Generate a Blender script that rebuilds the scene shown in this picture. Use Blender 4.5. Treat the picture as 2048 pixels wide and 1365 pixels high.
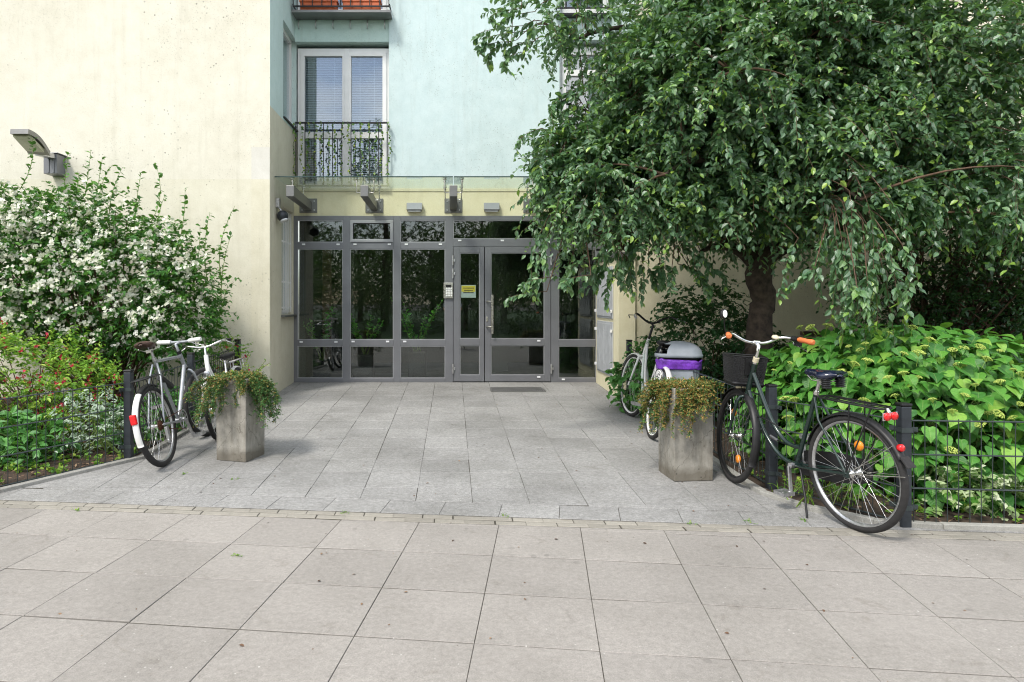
import bpy, math, random
import numpy as np
from mathutils import Matrix, Vector
random.seed(7); RNG = np.random.default_rng(11)
R = math.radians
S = bpy.context.scene
for o in list(bpy.data.objects): bpy.data.objects.remove(o)
COL = S.collection

# ------------------------------------------------------------------ camera
CAMH = 1.55; F = 1365.0; CX = 905.0; HZ = 605.0; SL = 0.0374   # ground rises gently to the door
cd = bpy.data.cameras.new('camera'); cam = bpy.data.objects.new('camera', cd); COL.objects.link(cam)
cam.location = (0, 0, CAMH); cam.rotation_euler = (R(90), 0, 0)
cd.sensor_width = 36; cd.lens = 36*F/2048; cd.clip_start = .05; cd.clip_end = 1500
cd.shift_x = (1024-CX)/2048; cd.shift_y = (HZ-682.5)/2048
S.camera = cam
# ------------------------------------------------------------------ world / light
SUN_EL, SUN_AZ = 52, 215
wd = bpy.data.worlds.new("World"); S.world = wd; wd.use_nodes = True
nt = wd.node_tree; nt.nodes.clear()
def wn(t): return nt.nodes.new(t)
sky = wn('ShaderNodeTexSky'); sky.sky_type = 'NISHITA'; sky.sun_disc = False
sky.sun_elevation = R(SUN_EL); sky.sun_rotation = R(SUN_AZ); sky.air_density = 1.0; sky.dust_density = 1.5
tc = wn('ShaderNodeTexCoord'); mp = wn('ShaderNodeMapping'); mp.inputs['Scale'].default_value = (1.6, 1.6, 4.2)
nz = wn('ShaderNodeTexNoise'); nz.inputs['Scale'].default_value = 1.5; nz.inputs['Detail'].default_value = 7
rp = wn('ShaderNodeValToRGB'); rp.color_ramp.elements[0].position = .40; rp.color_ramp.elements[1].position = .60
mx = wn('ShaderNodeMix'); mx.data_type = 'RGBA'; mx.inputs[7].default_value = (9.8, 9.7, 9.5, 1)
bg = wn('ShaderNodeBackground'); bg.inputs['Strength'].default_value = .135; wo = wn('ShaderNodeOutputWorld')
L = nt.links.new
L(tc.outputs['Generated'], mp.inputs[0]); L(mp.outputs[0], nz.inputs['Vector']); L(nz.outputs[0], rp.inputs[0])
L(rp.outputs[0], mx.inputs[0]); L(sky.outputs[0], mx.inputs[6]); L(mx.outputs[2], bg.inputs[0]); L(bg.outputs[0], wo.inputs[0])
sd = bpy.data.lights.new('sun', 'SUN'); sun = bpy.data.objects.new('sun', sd); COL.objects.link(sun)
sd.energy = 1.7; sd.angle = R(10); sd.color = (1, .95, .87)
sun.rotation_euler = (R(90-SUN_EL), 0, R(180-SUN_AZ)); sun.location = (-6, -8, 14)
S.view_settings.view_transform = 'Standard'; S.view_settings.look = 'None'; S.view_settings.gamma = 1
S.view_settings.exposure = 0.88
S.render.engine = 'CYCLES'; S.cycles.pixel_filter_type = 'BLACKMAN_HARRIS'; S.cycles.filter_width = 1.1
S.cycles.max_bounces = 8; S.cycles.transparent_max_bounces = 16; S.cycles.diffuse_bounces = 3; S.cycles.glossy_bounces = 4
S.cycles.sample_clamp_indirect = 6; S.cycles.caustics_reflective = False; S.cycles.caustics_refractive = False

def G(px, py, dz=0):          # point of the ground seen at a pixel of the photograph
    Y = CAMH*F/(py-554.0); return Vector(((px-CX)*Y/F, Y, SL*Y+dz))
def Wp(px, py, Y): return Vector(((px-CX)*Y/F, Y, CAMH+(HZ-py)*Y/F))
def gz(y): return max(SL*y, .161)

# ------------------------------------------------------------------ materials
MATS = {}
def nodes(name):
    m = bpy.data.materials.new(name); m.use_nodes = True; MATS[name] = m
    return m, m.node_tree, m.node_tree.nodes['Principled BSDF']
def ramp(t, stops):
    r = t.nodes.new('ShaderNodeValToRGB'); e = r.color_ramp.elements
    while len(e) < len(stops): e.new(.5)
    for i, (p, c) in enumerate(stops): e[i].position = p; e[i].color = (c[0], c[1], c[2], 1)
    return r
def noise(t, scale, detail=4, rough=.6, vec=None, dist=0):
    n = t.nodes.new('ShaderNodeTexNoise'); n.inputs['Scale'].default_value = scale
    n.inputs['Detail'].default_value = detail; n.inputs['Roughness'].default_value = rough; n.inputs['Distortion'].default_value = dist
    if vec: t.links.new(vec, n.inputs['Vector'])
    return n.outputs[0]
def mixc(t, fac, a, b, mode='MIX'):
    m = t.nodes.new('ShaderNodeMix'); m.data_type = 'RGBA'; m.blend_type = mode
    for s, v in ((m.inputs[0], fac), (m.inputs[6], a), (m.inputs[7], b)):
        if hasattr(v, 'node'): t.links.new(v, s)
        else: s.default_value = v if isinstance(v, (int, float)) else (v[0], v[1], v[2], 1)
    return m.outputs[2]
def mathn(t, op, a, b=0, clamp=False):
    m = t.nodes.new('ShaderNodeMath'); m.operation = op; m.use_clamp = clamp
    for s, v in ((m.inputs[0], a), (m.inputs[1], b)):
        if hasattr(v, 'node'): t.links.new(v, s)
        else: s.default_value = v
    return m.outputs[0]
def opos(t):
    return t.nodes.new('ShaderNodeTexCoord').outputs['Object']
def wpos(t):
    return t.nodes.new('ShaderNodeNewGeometry').outputs['Position']
def bump(t, b, h, strength=.3, dist=.01):
    n = t.nodes.new('ShaderNodeBump'); n.inputs['Strength'].default_value = strength; n.inputs['Distance'].default_value = dist
    t.links.new(h, n.inputs['Height']); t.links.new(n.outputs[0], b.inputs['Normal'])
def attr(t, name):
    a = t.nodes.new('ShaderNodeAttribute'); a.attribute_name = name; return a.outputs['Fac']
def simple(name, col, rough=.5, metal=0, var=.15, scale=12, bmp=0, coat=0, spec=.5):
    m, t, b = nodes(name)
    n = noise(t, scale, 5, .6, opos(t))
    lo = [c*(1-var) for c in col]; hi = [min(1, c*(1+var)) for c in col]
    r = ramp(t, [(.3, lo), (.7, hi)]); t.links.new(n, r.inputs[0]); t.links.new(r.outputs[0], b.inputs['Base Color'])
    b.inputs['Metallic'].default_value = metal
    rr = t.nodes.new('ShaderNodeMapRange'); rr.inputs[3].default_value = max(.03, rough-.08); rr.inputs[4].default_value = min(1, rough+.1)
    t.links.new(n, rr.inputs[0]); t.links.new(rr.outputs[0], b.inputs['Roughness'])
    b.inputs['Coat Weight'].default_value = coat; b.inputs['Specular IOR Level'].default_value = spec
    if bmp: bump(t, b, n, bmp, .004)
    return m
def leafmat(name, stops, rough=.42, transl=.25, tcol=(.25, .5, .06), spec=.5, veins=0):
    m, t, b = nodes(name)
    r = ramp(t, stops); t.links.new(attr(t, 'rnd'), r.inputs[0])
    n = noise(t, 55, 3, .6, opos(t)); c = mixc(t, .35, r.outputs[0], n, 'OVERLAY')
    if veins:
        ux_, uy_, _z = sep(t, t.nodes.new('ShaderNodeTexCoord').outputs['UV']); ax_ = mathn(t, 'ABSOLUTE', ux_)
        rib = mathn(t, 'LESS_THAN', ax_, .016); sv = mathn(t, 'FRACT', mathn(t, 'MULTIPLY', mathn(t, 'SUBTRACT', uy_, mathn(t, 'MULTIPLY', ax_, .75)), veins))
        vn = mathn(t, 'MAXIMUM', rib, mathn(t, 'MULTIPLY', mathn(t, 'LESS_THAN', sv, .10), .55))
        c = mixc(t, mathn(t, 'MULTIPLY', vn, .38), c, (.30, .42, .12)); bump(t, b, mathn(t, 'ADD', mathn(t, 'PINGPONG', sv, .5), n), .35, .004)
    t.links.new(c, b.inputs['Base Color']); b.inputs['Roughness'].default_value = rough
    b.inputs['Specular IOR Level'].default_value = spec
    tr = t.nodes.new('ShaderNodeBsdfTranslucent'); t.links.new(mixc(t, .6, c, tcol), tr.inputs[0])
    ms = t.nodes.new('ShaderNodeMixShader'); ms.inputs[0].default_value = transl
    out = [x for x in t.nodes if x.type == 'OUTPUT_MATERIAL'][0]
    t.links.new(b.outputs[0], ms.inputs[1]); t.links.new(tr.outputs[0], ms.inputs[2]); t.links.new(ms.outputs[0], out.inputs[0])
    return m
def sep(t, v):
    s = t.nodes.new('ShaderNodeSeparateXYZ'); t.links.new(v, s.inputs[0]); return s.outputs
def speckles(t, P, scale, thr, patch_scale=.8, plo=.45, phi=.62):
    vo = t.nodes.new('ShaderNodeTexVoronoi'); vo.inputs['Scale'].default_value = scale; t.links.new(P, vo.inputs['Vector'])
    patch = ramp(t, [(plo, (0, 0, 0)), (phi, (1, 1, 1))]); t.links.new(noise(t, patch_scale, 5, .65, P), patch.inputs[0])
    gate = ramp(t, [(.55, (0, 0, 0)), (.6, (1, 1, 1))])
    sp = t.nodes.new('ShaderNodeSeparateColor'); t.links.new(vo.outputs['Color'], sp.inputs[0]); t.links.new(sp.outputs[0], gate.inputs[0])
    dot = mathn(t, 'LESS_THAN', vo.outputs['Distance'], mathn(t, 'MULTIPLY', sp.outputs[1], thr))
    return mathn(t, 'MULTIPLY', mathn(t, 'MULTIPLY', dot, gate.outputs[0]), patch.outputs[0])
def stucco(name, up, low=None, zs=0.0, spot=(.18, .17, .13), amount=.7, crack=False, band=.01):
    m, t, b = nodes(name); P = wpos(t); xyz = sep(t, P)
    n1 = noise(t, .55, 6, .65, P); n2 = noise(t, 6, 6, .7, P)
    base = up
    if low is not None:
        zf = mathn(t, 'GREATER_THAN', mathn(t, 'ADD', xyz[2], mathn(t, 'MULTIPLY', mathn(t, 'SUBTRACT', n2, .5), band)), zs)
        base = mixc(t, zf, low, up)
    else:
        base = mixc(t, 0.0, up, up)
    c = mixc(t, mathn(t, 'MULTIPLY', mathn(t, 'SUBTRACT', n1, .38, True), 1.4, True), base, (.76, .75, .70), 'MULTIPLY')
    c = mixc(t, .40, c, n2, 'SOFT_LIGHT'); c = mixc(t, .22, c, noise(t, 45, 5, .75, P), 'SOFT_LIGHT')
    # rain streaks
    mpn = t.nodes.new('ShaderNodeMapping'); mpn.inputs['Scale'].default_value = (9, 9, .7); t.links.new(P, mpn.inputs[0])
    st = ramp(t, [(.52, (0, 0, 0)), (.82, (.28, .28, .28))]); t.links.new(noise(t, 1, 5, .7, mpn.outputs[0]), st.inputs[0])
    c = mixc(t, st.outputs[0], c, (.55, .54, .47), 'MULTIPLY')
    s1 = speckles(t, P, 24, .26, .7, .48, .62); s2 = speckles(t, P, 60, .38, 1.1, .42, .60)
    sm = mathn(t, 'MULTIPLY', mathn(t, 'MAXIMUM', s1, mathn(t, 'MULTIPLY', s2, .7)), amount, True)
    c = mixc(t, sm, c, spot)
    if crack:
        vo = t.nodes.new('ShaderNodeTexVoronoi'); vo.feature = 'DISTANCE_TO_EDGE'; vo.inputs['Scale'].default_value = .55
        wv = t.nodes.new('ShaderNodeVectorMath'); wv.operation = 'ADD'; t.links.new(P, wv.inputs[0])
        nn = t.nodes.new('ShaderNodeTexNoise'); nn.inputs['Scale'].default_value = 2.2; nn.inputs['Detail'].default_value = 6; t.links.new(P, nn.inputs['Vector'])
        t.links.new(nn.outputs['Color'], wv.inputs[1]); t.links.new(wv.outputs[0], vo.inputs['Vector'])
        cr = mathn(t, 'LESS_THAN', vo.outputs['Distance'], .0035)
        pm = ramp(t, [(.5, (0, 0, 0)), (.62, (.55, .55, .55))]); t.links.new(noise(t, .8, 3, .5, P), pm.inputs[0])
        c = mixc(t, mathn(t, 'MULTIPLY', cr, pm.outputs[0]), c, (.25, .3, .28))
    t.links.new(c, b.inputs['Base Color']); b.inputs['Roughness'].default_value = .9
    h = mathn(t, 'ADD', noise(t, 60, 4, .7, P), mathn(t, 'MULTIPLY', n2, 1.5)); h = mathn(t, 'SUBTRACT', h, mathn(t, 'MULTIPLY', sm, 1.2))
    bump(t, b, h, .35, .006)
    return m
def slabmat(name, col, var, grit=.25, stain=.35, rough=.85):
    m, t, b = nodes(name); P = wpos(t)
    r = attr(t, 'rnd')
    lo = [c*(1-var) for c in col]; hi = [c*(1+var) for c in col]
    rr = ramp(t, [(0, lo), (1, hi)]); t.links.new(r, rr.inputs[0])
    c = mixc(t, grit, rr.outputs[0], noise(t, 160, 3, .8, P), 'OVERLAY'); c = mixc(t, grit*.8, c, noise(t, 38, 5, .75, P), 'OVERLAY')
    big = ramp(t, [(.42, (1, 1, 1)), (.72, (.62, .62, .60))]); t.links.new(noise(t, 1.1, 6, .68, P), big.inputs[0])
    c = mixc(t, stain, c, big.outputs[0], 'MULTIPLY')
    sp = speckles(t, P, 9, .25, 1.5, .5, .6); c = mixc(t, mathn(t, 'MULTIPLY', sp, .45), c, (.14, .13, .12))
    sp2 = speckles(t, P, 30, .14, 2.5, .45, .6); c = mixc(t, mathn(t, 'MULTIPLY', sp2, .5), c, (.7, .69, .65))
    n3 = ramp(t, [(.62, (0, 0, 0)), (.70, (.5, .5, .5))]); t.links.new(noise(t, 5, 4, .6, P, 1.5), n3.inputs[0])
    c = mixc(t, n3.outputs[0], c, (.75, .73, .70), 'MULTIPLY')
    t.links.new(c, b.inputs['Base Color']); b.inputs['Roughness'].default_value = rough
    bump(t, b, noise(t, 180, 3, .8, P), .35, .002)
    return m
def glassmat(name, ior=1.9, tint=(.75, .82, .78), bmp=.02):
    m, t, b = nodes(name); t.nodes.remove(b)
    out = [x for x in t.nodes if x.type == 'OUTPUT_MATERIAL'][0]
    tr = t.nodes.new('ShaderNodeBsdfTransparent'); tr.inputs[0].default_value = (*tint, 1)
    gl = t.nodes.new('ShaderNodeBsdfGlossy'); gl.inputs['Roughness'].default_value = .012; gl.inputs[0].default_value = (.93, .96, .97, 1)
    ge = t.nodes.new('ShaderNodeNewGeometry'); dt = t.nodes.new('ShaderNodeVectorMath'); dt.operation = 'DOT_PRODUCT'
    t.links.new(ge.outputs['Normal'], dt.inputs[0]); t.links.new(ge.outputs['Incoming'], dt.inputs[1])
    f0 = ((ior-1)/(ior+1))**2; cs = mathn(t, 'SUBTRACT', 1, mathn(t, 'ABSOLUTE', dt.outputs['Value']))
    fr_ = mathn(t, 'ADD', f0, mathn(t, 'MULTIPLY', mathn(t, 'POWER', cs, 5), 1-f0), True)
    ms = t.nodes.new('ShaderNodeMixShader')
    bn = t.nodes.new('ShaderNodeBump'); bn.inputs['Strength'].default_value = bmp; bn.inputs['Distance'].default_value = .02
    t.links.new(noise(t, 1.3, 2, .5, wpos(t)), bn.inputs['Height'])
    t.links.new(bn.outputs[0], gl.inputs['Normal'])
    t.links.new(fr_, ms.inputs[0]); t.links.new(tr.outputs[0], ms.inputs[1]); t.links.new(gl.outputs[0], ms.inputs[2]); t.links.new(ms.outputs[0], out.inputs[0])
    return m

M = {}
M['cream'] = stucco('cream_render', (.70, .675, .575), (.68, .655, .535), 3.12, amount=.75)
M['creamR'] = stucco('cream_render_right', (.78, .73, .60), (.70, .65, .47), 3.12, amount=.4)
M['cream_low'] = stucco('yellow_render', (.76, .71, .50), amount=.25)
M['side'] = stucco('side_render', (.60, .73, .715), (.66, .625, .50), 4.06, amount=.7, band=.03)
M['teal'] = stucco('teal_render', (.575, .70, .71), (.74, .68, .46), 3.16, spot=(.24, .30, .29), amount=.9, crack=True)
M['tealdeep'] = stucco('teal_panel_render', (.54, .70, .665), spot=(.10, .16, .14), amount=.8)
M['patch'] = stucco('patch_render', (.66, .645, .59), (.67, .64, .51), 3.12, amount=.3)
M['slab'] = slabmat('concrete_slab', (.290, .272, .250), .06, .5, .55)
M['tile'] = slabmat('granite_tile', (.285, .283, .276), .08, .9, .9)
M['brick'] = slabmat('clinker_strip', (.285, .268, .232), .10, .35, .5)
M['kerb'] = slabmat('kerb_stone', (.33, .325, .30), .1, .5, .5)
M['joint'] = simple('joint_sand', (.060, .055, .042), .95, var=.5, scale=30)
M['soil'] = simple('soil', (.045, .03, .02), .95, var=.6, scale=14, bmp=.8)
M['mulch'] = leafmat('bark_mulch', [(0, (.05, .028, .015)), (.5, (.13, .075, .045)), (1, (.30, .2, .12))], .9, 0)
M['alu'] = simple('grey_powder_frame', (.185, .19, .205), .38, .35, var=.08, scale=3)
M['alu2'] = simple('bead_frame', (.34, .345, .36), .35, .4, var=.06, scale=3)
M['steel'] = simple('canopy_steel', (.20, .20, .195), .42, .55, var=.15, scale=5)
M['inox'] = simple('brushed_steel', (.62, .60, .55), .28, 1, var=.12, scale=40)
M['chrome'] = simple('chrome', (.75, .74, .72), .16, 1, var=.15, scale=60)
M['dullalloy'] = simple('dull_alloy', (.55, .55, .56), .35, .9, var=.2, scale=50)
M['white'] = simple('white_plastic', (.78, .78, .77), .4, var=.06, scale=4)
M['cap'] = simple('drain_cap', (.75, .76, .78), .4, var=.05)
M['anth'] = simple('anthracite_paint', (.030, .036, .044), .42, .2, var=.25, scale=20)
M['wire'] = simple('green_grey_wire', (.045, .058, .060), .38, .3, var=.2, scale=20)
M['black'] = simple('black_metal', (.014, .014, .015), .45, .2, var=.3)
M['rubber'] = simple('rubber', (.022, .021, .021), .8, var=.35, scale=40, bmp=.4)
M['terracotta'] = simple('terracotta_plastic', (.50, .11, .035), .6, var=.2, scale=8)
M['cabinet'] = simple('cabinet_grey', (.42, .44, .46), .5, var=.1, scale=6)
M['concrete'] = None
M['green'] = simple('dark_green_paint', (.013, .030, .026), .28, .3, var=.35, scale=18, coat=.5)
M['silver'] = simple('silver_paint', (.34, .355, .38), .3, .5, var=.12, scale=14, coat=.3)
M['mint'] = simple('mint_white_paint', (.66, .74, .68), .35, 0, var=.08, scale=10, coat=.3)
M['offwhite'] = simple('white_paint', (.74, .74, .72), .35, 0, var=.1, scale=14)
M['leather'] = simple('orange_grip', (.62, .17, .05), .6, var=.22, scale=40, bmp=.3)
M['brown'] = simple('brown_leather', (.055, .028, .02), .45, var=.4, scale=30)
M['navy'] = simple('navy_vinyl', (.008, .012, .035), .16, 0, var=.3, scale=20, coat=.6)
M['red'] = simple('red_reflector', (.75, .01, .015), .25, 0, var=.15, scale=60, coat=.5)
M['amber'] = simple('amber_reflector', (.85, .27, .01), .3, 0, var=.15, scale=60, coat=.5)
M['cream_lamp'] = simple('cream_lamp', (.62, .56, .40), .4, var=.1)
M['rust'] = simple('rusty_chain', (.10, .04, .02), .7, .4, var=.5, scale=60)
M['bin'] = simple('grey_bin_plastic', (.30, .33, .37), .5, var=.12, scale=10, bmp=.1)
M['binshade'] = simple('bin_shade', (.01, .01, .012), .8)
M['bag'] = simple('purple_bag', (.17, .045, .42), .3, 0, var=.5, scale=26, bmp=1)
M['paper'] = simple('brown_waste', (.45, .25, .10), .8, var=.3, scale=40)
M['mirror'] = simple('mirror_glass', (.8, .82, .85), .05, 1, var=.02)
M['yellow'] = simple('yellow_notice', (.36, .33, .03), .6, var=.06)  # yellow darkened in the colour, standing for dimming by the door glass
M['pale'] = simple('pale_notice', (.24, .32, .29), .6, var=.06)
M['ink'] = simple('ink', (.03, .03, .02), .7)
M['blind'] = simple('blind_slat', (.62, .68, .74), .5, var=.05)
M['rwall'] = simple('room_wall', (.22, .22, .21), .9, var=.1, scale=2)
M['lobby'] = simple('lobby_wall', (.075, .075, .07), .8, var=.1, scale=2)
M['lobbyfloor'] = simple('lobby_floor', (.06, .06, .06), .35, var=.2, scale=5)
M['wood'] = simple('brown_door', (.11, .05, .025), .5, var=.25, scale=6)
M['bark'] = simple('bark', (.060, .043, .032), .9, var=.6, scale=16, bmp=1)
M['twig'] = simple('twig_bark', (.11, .065, .04), .8, var=.4, scale=30)
M['stemg'] = simple('green_stem', (.16, .24, .06), .6, var=.3, scale=30)
M['lens'] = simple('lamp_lens', (.30, .31, .20), .3, var=.2, scale=30, bmp=.4)
M['dgrass'] = simple('lawn', (.03, .075, .018), .9, var=.5, scale=5, bmp=.5)
M['ground'] = simple('ground_soil', (.09, .085, .07), .95, var=.3, scale=.6)
M['glass'] = glassmat('pane_glass', 1.72, (.84, .88, .85))
M['glassup'] = glassmat('window_glass', 2.25, (.85, .89, .92), .03)
M['canopyglass'] = glassmat('canopy_glass', 1.35, (.93, .97, .93), .0)
M['edge'] = simple('glass_edge', (.02, .05, .045), .2, var=.1)
def concrete():
    m, t, b = nodes('cast_concrete'); P = opos(t)
    c0 = ramp(t, [(.3, (.17, .16, .135)), (.5, (.30, .285, .25)), (.72, (.42, .405, .36))]); t.links.new(noise(t, 3.2, 8, .7, P), c0.inputs[0])
    mpn = t.nodes.new('ShaderNodeMapping'); mpn.inputs['Scale'].default_value = (16, 16, 2.0); t.links.new(P, mpn.inputs[0])
    st = ramp(t, [(.48, (1, 1, 1)), (.75, (.45, .43, .38))]); t.links.new(noise(t, 1, 6, .7, mpn.outputs[0]), st.inputs[0])
    c = mixc(t, .75, c0.outputs[0], st.outputs[0], 'MULTIPLY')
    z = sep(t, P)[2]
    lowdark = mathn(t, 'SUBTRACT', 1, mathn(t, 'MULTIPLY', mathn(t, 'ADD', z, mathn(t, 'MULTIPLY', noise(t, 9, 4, .6, P), -.10)), 16, True), True)
    c = mixc(t, mathn(t, 'MULTIPLY', lowdark, .7), c, (.10, .085, .06))  # darker brown towards the bottom, its edge broken by noise
    sp = speckles(t, P, 45, .3, 3, .4, .6); c = mixc(t, mathn(t, 'MULTIPLY', sp, .8), c, (.04, .036, .03))
    vo = t.nodes.new('ShaderNodeTexVoronoi'); vo.feature = 'DISTANCE_TO_EDGE'; vo.inputs['Scale'].default_value = 2.3
    wv = t.nodes.new('ShaderNodeVectorMath'); wv.operation = 'ADD'; t.links.new(P, wv.inputs[0])
    nn = t.nodes.new('ShaderNodeTexNoise'); nn.inputs['Scale'].default_value = 5; nn.inputs['Detail'].default_value = 5; t.links.new(P, nn.inputs['Vector'])
    sc = t.nodes.new('ShaderNodeVectorMath'); sc.operation = 'SCALE'; sc.inputs['Scale'].default_value = .35; t.links.new(nn.outputs['Color'], sc.inputs[0])
    t.links.new(sc.outputs[0], wv.inputs[1]); t.links.new(wv.outputs[0], vo.inputs['Vector'])
    c = mixc(t, mathn(t, 'MULTIPLY', mathn(t, 'LESS_THAN', vo.outputs['Distance'], .006), .5), c, (.09, .08, .06))
    t.links.new(c, b.inputs['Base Color']); b.inputs['Roughness'].default_value = .85
    bump(t, b, mathn(t, 'SUBTRACT', noise(t, 30, 5, .7, P), sp), .5, .006)
    return m
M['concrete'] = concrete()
GR = lambda *s: list(s)
M['treeleaf'] = leafmat('tree_leaf', [(0, (.036, .098, .052)), (.45, (.085, .185, .095)), (.82, (.16, .29, .12)), (.93, (.17, .34, .055)), (1, (.32, .47, .07))], .36, .24, spec=.9, veins=7)
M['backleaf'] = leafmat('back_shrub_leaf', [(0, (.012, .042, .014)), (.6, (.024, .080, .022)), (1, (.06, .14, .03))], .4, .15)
M['hydleaf'] = leafmat('hydrangea_leaf', [(0, (.026, .13, .022)), (.5, (.060, .225, .028)), (.9, (.115, .32, .04)), (1, (.22, .42, .06))], .5, .22, veins=8)
M['hydflower'] = leafmat('hydrangea_flower', [(0, (.26, .38, .06)), (1, (.55, .64, .16))], .8, .1)
M['mockleaf'] = leafmat('mock_orange_leaf', [(0, (.026, .10, .022)), (.6, (.055, .185, .032)), (1, (.14, .33, .045))], .45, .25)
M['petal'] = leafmat('white_petal', [(0, (.68, .70, .52)), (.5, (.82, .83, .72)), (1, (.85, .85, .80))], .7, .3, (.8, .8, .6))
M['weigleaf'] = leafmat('weigela_leaf', [(0, (.07, .20, .02)), (.5, (.19, .38, .03)), (1, (.42, .55, .08))], .5, .3)
M['redpetal'] = leafmat('red_petal', [(0, (.42, .01, .03)), (1, (.75, .06, .13))], .6, .2, (.6, .05, .1))
M['perleaf'] = leafmat('perennial_leaf', [(0, (.04, .16, .035)), (1, (.12, .32, .07))], .45, .2)
M['silverleaf'] = leafmat('silver_leaf', [(0, (.20, .30, .20)), (1, (.46, .54, .44))], .8, .1)
M['coverleaf'] = leafmat('ground_cover_leaf', [(0, (.06, .17, .02)), (.6, (.16, .32, .03)), (1, (.33, .44, .06))], .5, .25)
M['varleaf'] = leafmat('variegated_leaf', [(0, (.12, .28, .06)), (.45, (.30, .42, .16)), (1, (.70, .74, .55))], .5, .2)
M['juniper'] = leafmat('juniper_spray', [(0, (.035, .11, .03)), (.5, (.08, .18, .04)), (.62, (.24, .22, .05)), (.85, (.36, .24, .06)), (1, (.33, .17, .06))], .6, .1)
M['ivy'] = leafmat('ivy_leaf', [(0, (.03, .09, .02)), (.6, (.10, .22, .03)), (1, (.36, .42, .06))], .4, .1)
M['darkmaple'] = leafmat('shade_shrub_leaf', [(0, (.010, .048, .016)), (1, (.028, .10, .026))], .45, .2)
M['zz'] = leafmat('house_plant_leaf', [(0, (.05, .26, .03)), (1, (.20, .55, .08))], .3, .15)
M['farleaf'] = leafmat('far_tree_leaf', [(0, (.018, .05, .012)), (1, (.08, .15, .03))], .5, .2)
M['skin'] = simple('skin', (.55, .32, .23), .5, var=.06)
M['shirt'] = simple('light_blue_shirt', (.50, .58, .68), .8, var=.08)
M['jeans'] = simple('jeans', (.10, .13, .20), .85, var=.2)
M['hair'] = simple('hair', (.05, .035, .025), .6)
m_, t_, b_ = nodes('mesh_fabric'); b_.inputs['Base Color'].default_value = (.012, .012, .013, 1); b_.inputs['Roughness'].default_value = .8; b_.inputs['Alpha'].default_value = .80; M['fabric'] = m_
M['blue'] = simple('blue_enamel', (.02, .08, .38), .4)

# ------------------------------------------------------------------ object helpers
WM = {}
def tag(o, label=None, cat=None, group=None, kind=None):
    if label: o['label'] = label
    if cat: o['category'] = cat
    if group: o['group'] = group
    if kind: o['kind'] = kind
    return o
def E(name, loc=(0, 0, 0), label=None, cat=None, group=None, mat=None):
    o = bpy.data.objects.new(name, None); COL.objects.link(o); o.empty_display_size = .1
    o.matrix_world = mat if mat is not None else Matrix.Translation(loc)
    WM[o.name] = (mat.copy() if mat is not None else Matrix.Translation(loc)); return tag(o, label, cat, group)
def link(name, me, mat, parent=None, world=True, origin=None):
    """link a mesh; verts given in world space are moved into the parent's (or their own base) space"""
    o = bpy.data.objects.new(name, me); COL.objects.link(o)
    if mat is not None: me.materials.append(mat)
    if parent is not None:
        pm = WM[parent.name]
        if world: me.transform(pm.inverted())
        o.parent = parent; WM[o.name] = pm
    elif world:
        if origin is None:
            n = len(me.vertices); a = np.empty(n*3, dtype=np.float32); me.vertices.foreach_get('co', a); a = a.reshape(-1, 3)
            lo, hi = a.min(0), a.max(0); origin = Vector((float(lo[0]+hi[0])/2, float(lo[1]+hi[1])/2, float(lo[2])))
        me.transform(Matrix.Translation(-Vector(origin))); o.location = origin; WM[o.name] = Matrix.Translation(origin)
    else: WM[o.name] = Matrix.Identity(4)
    return o
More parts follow.
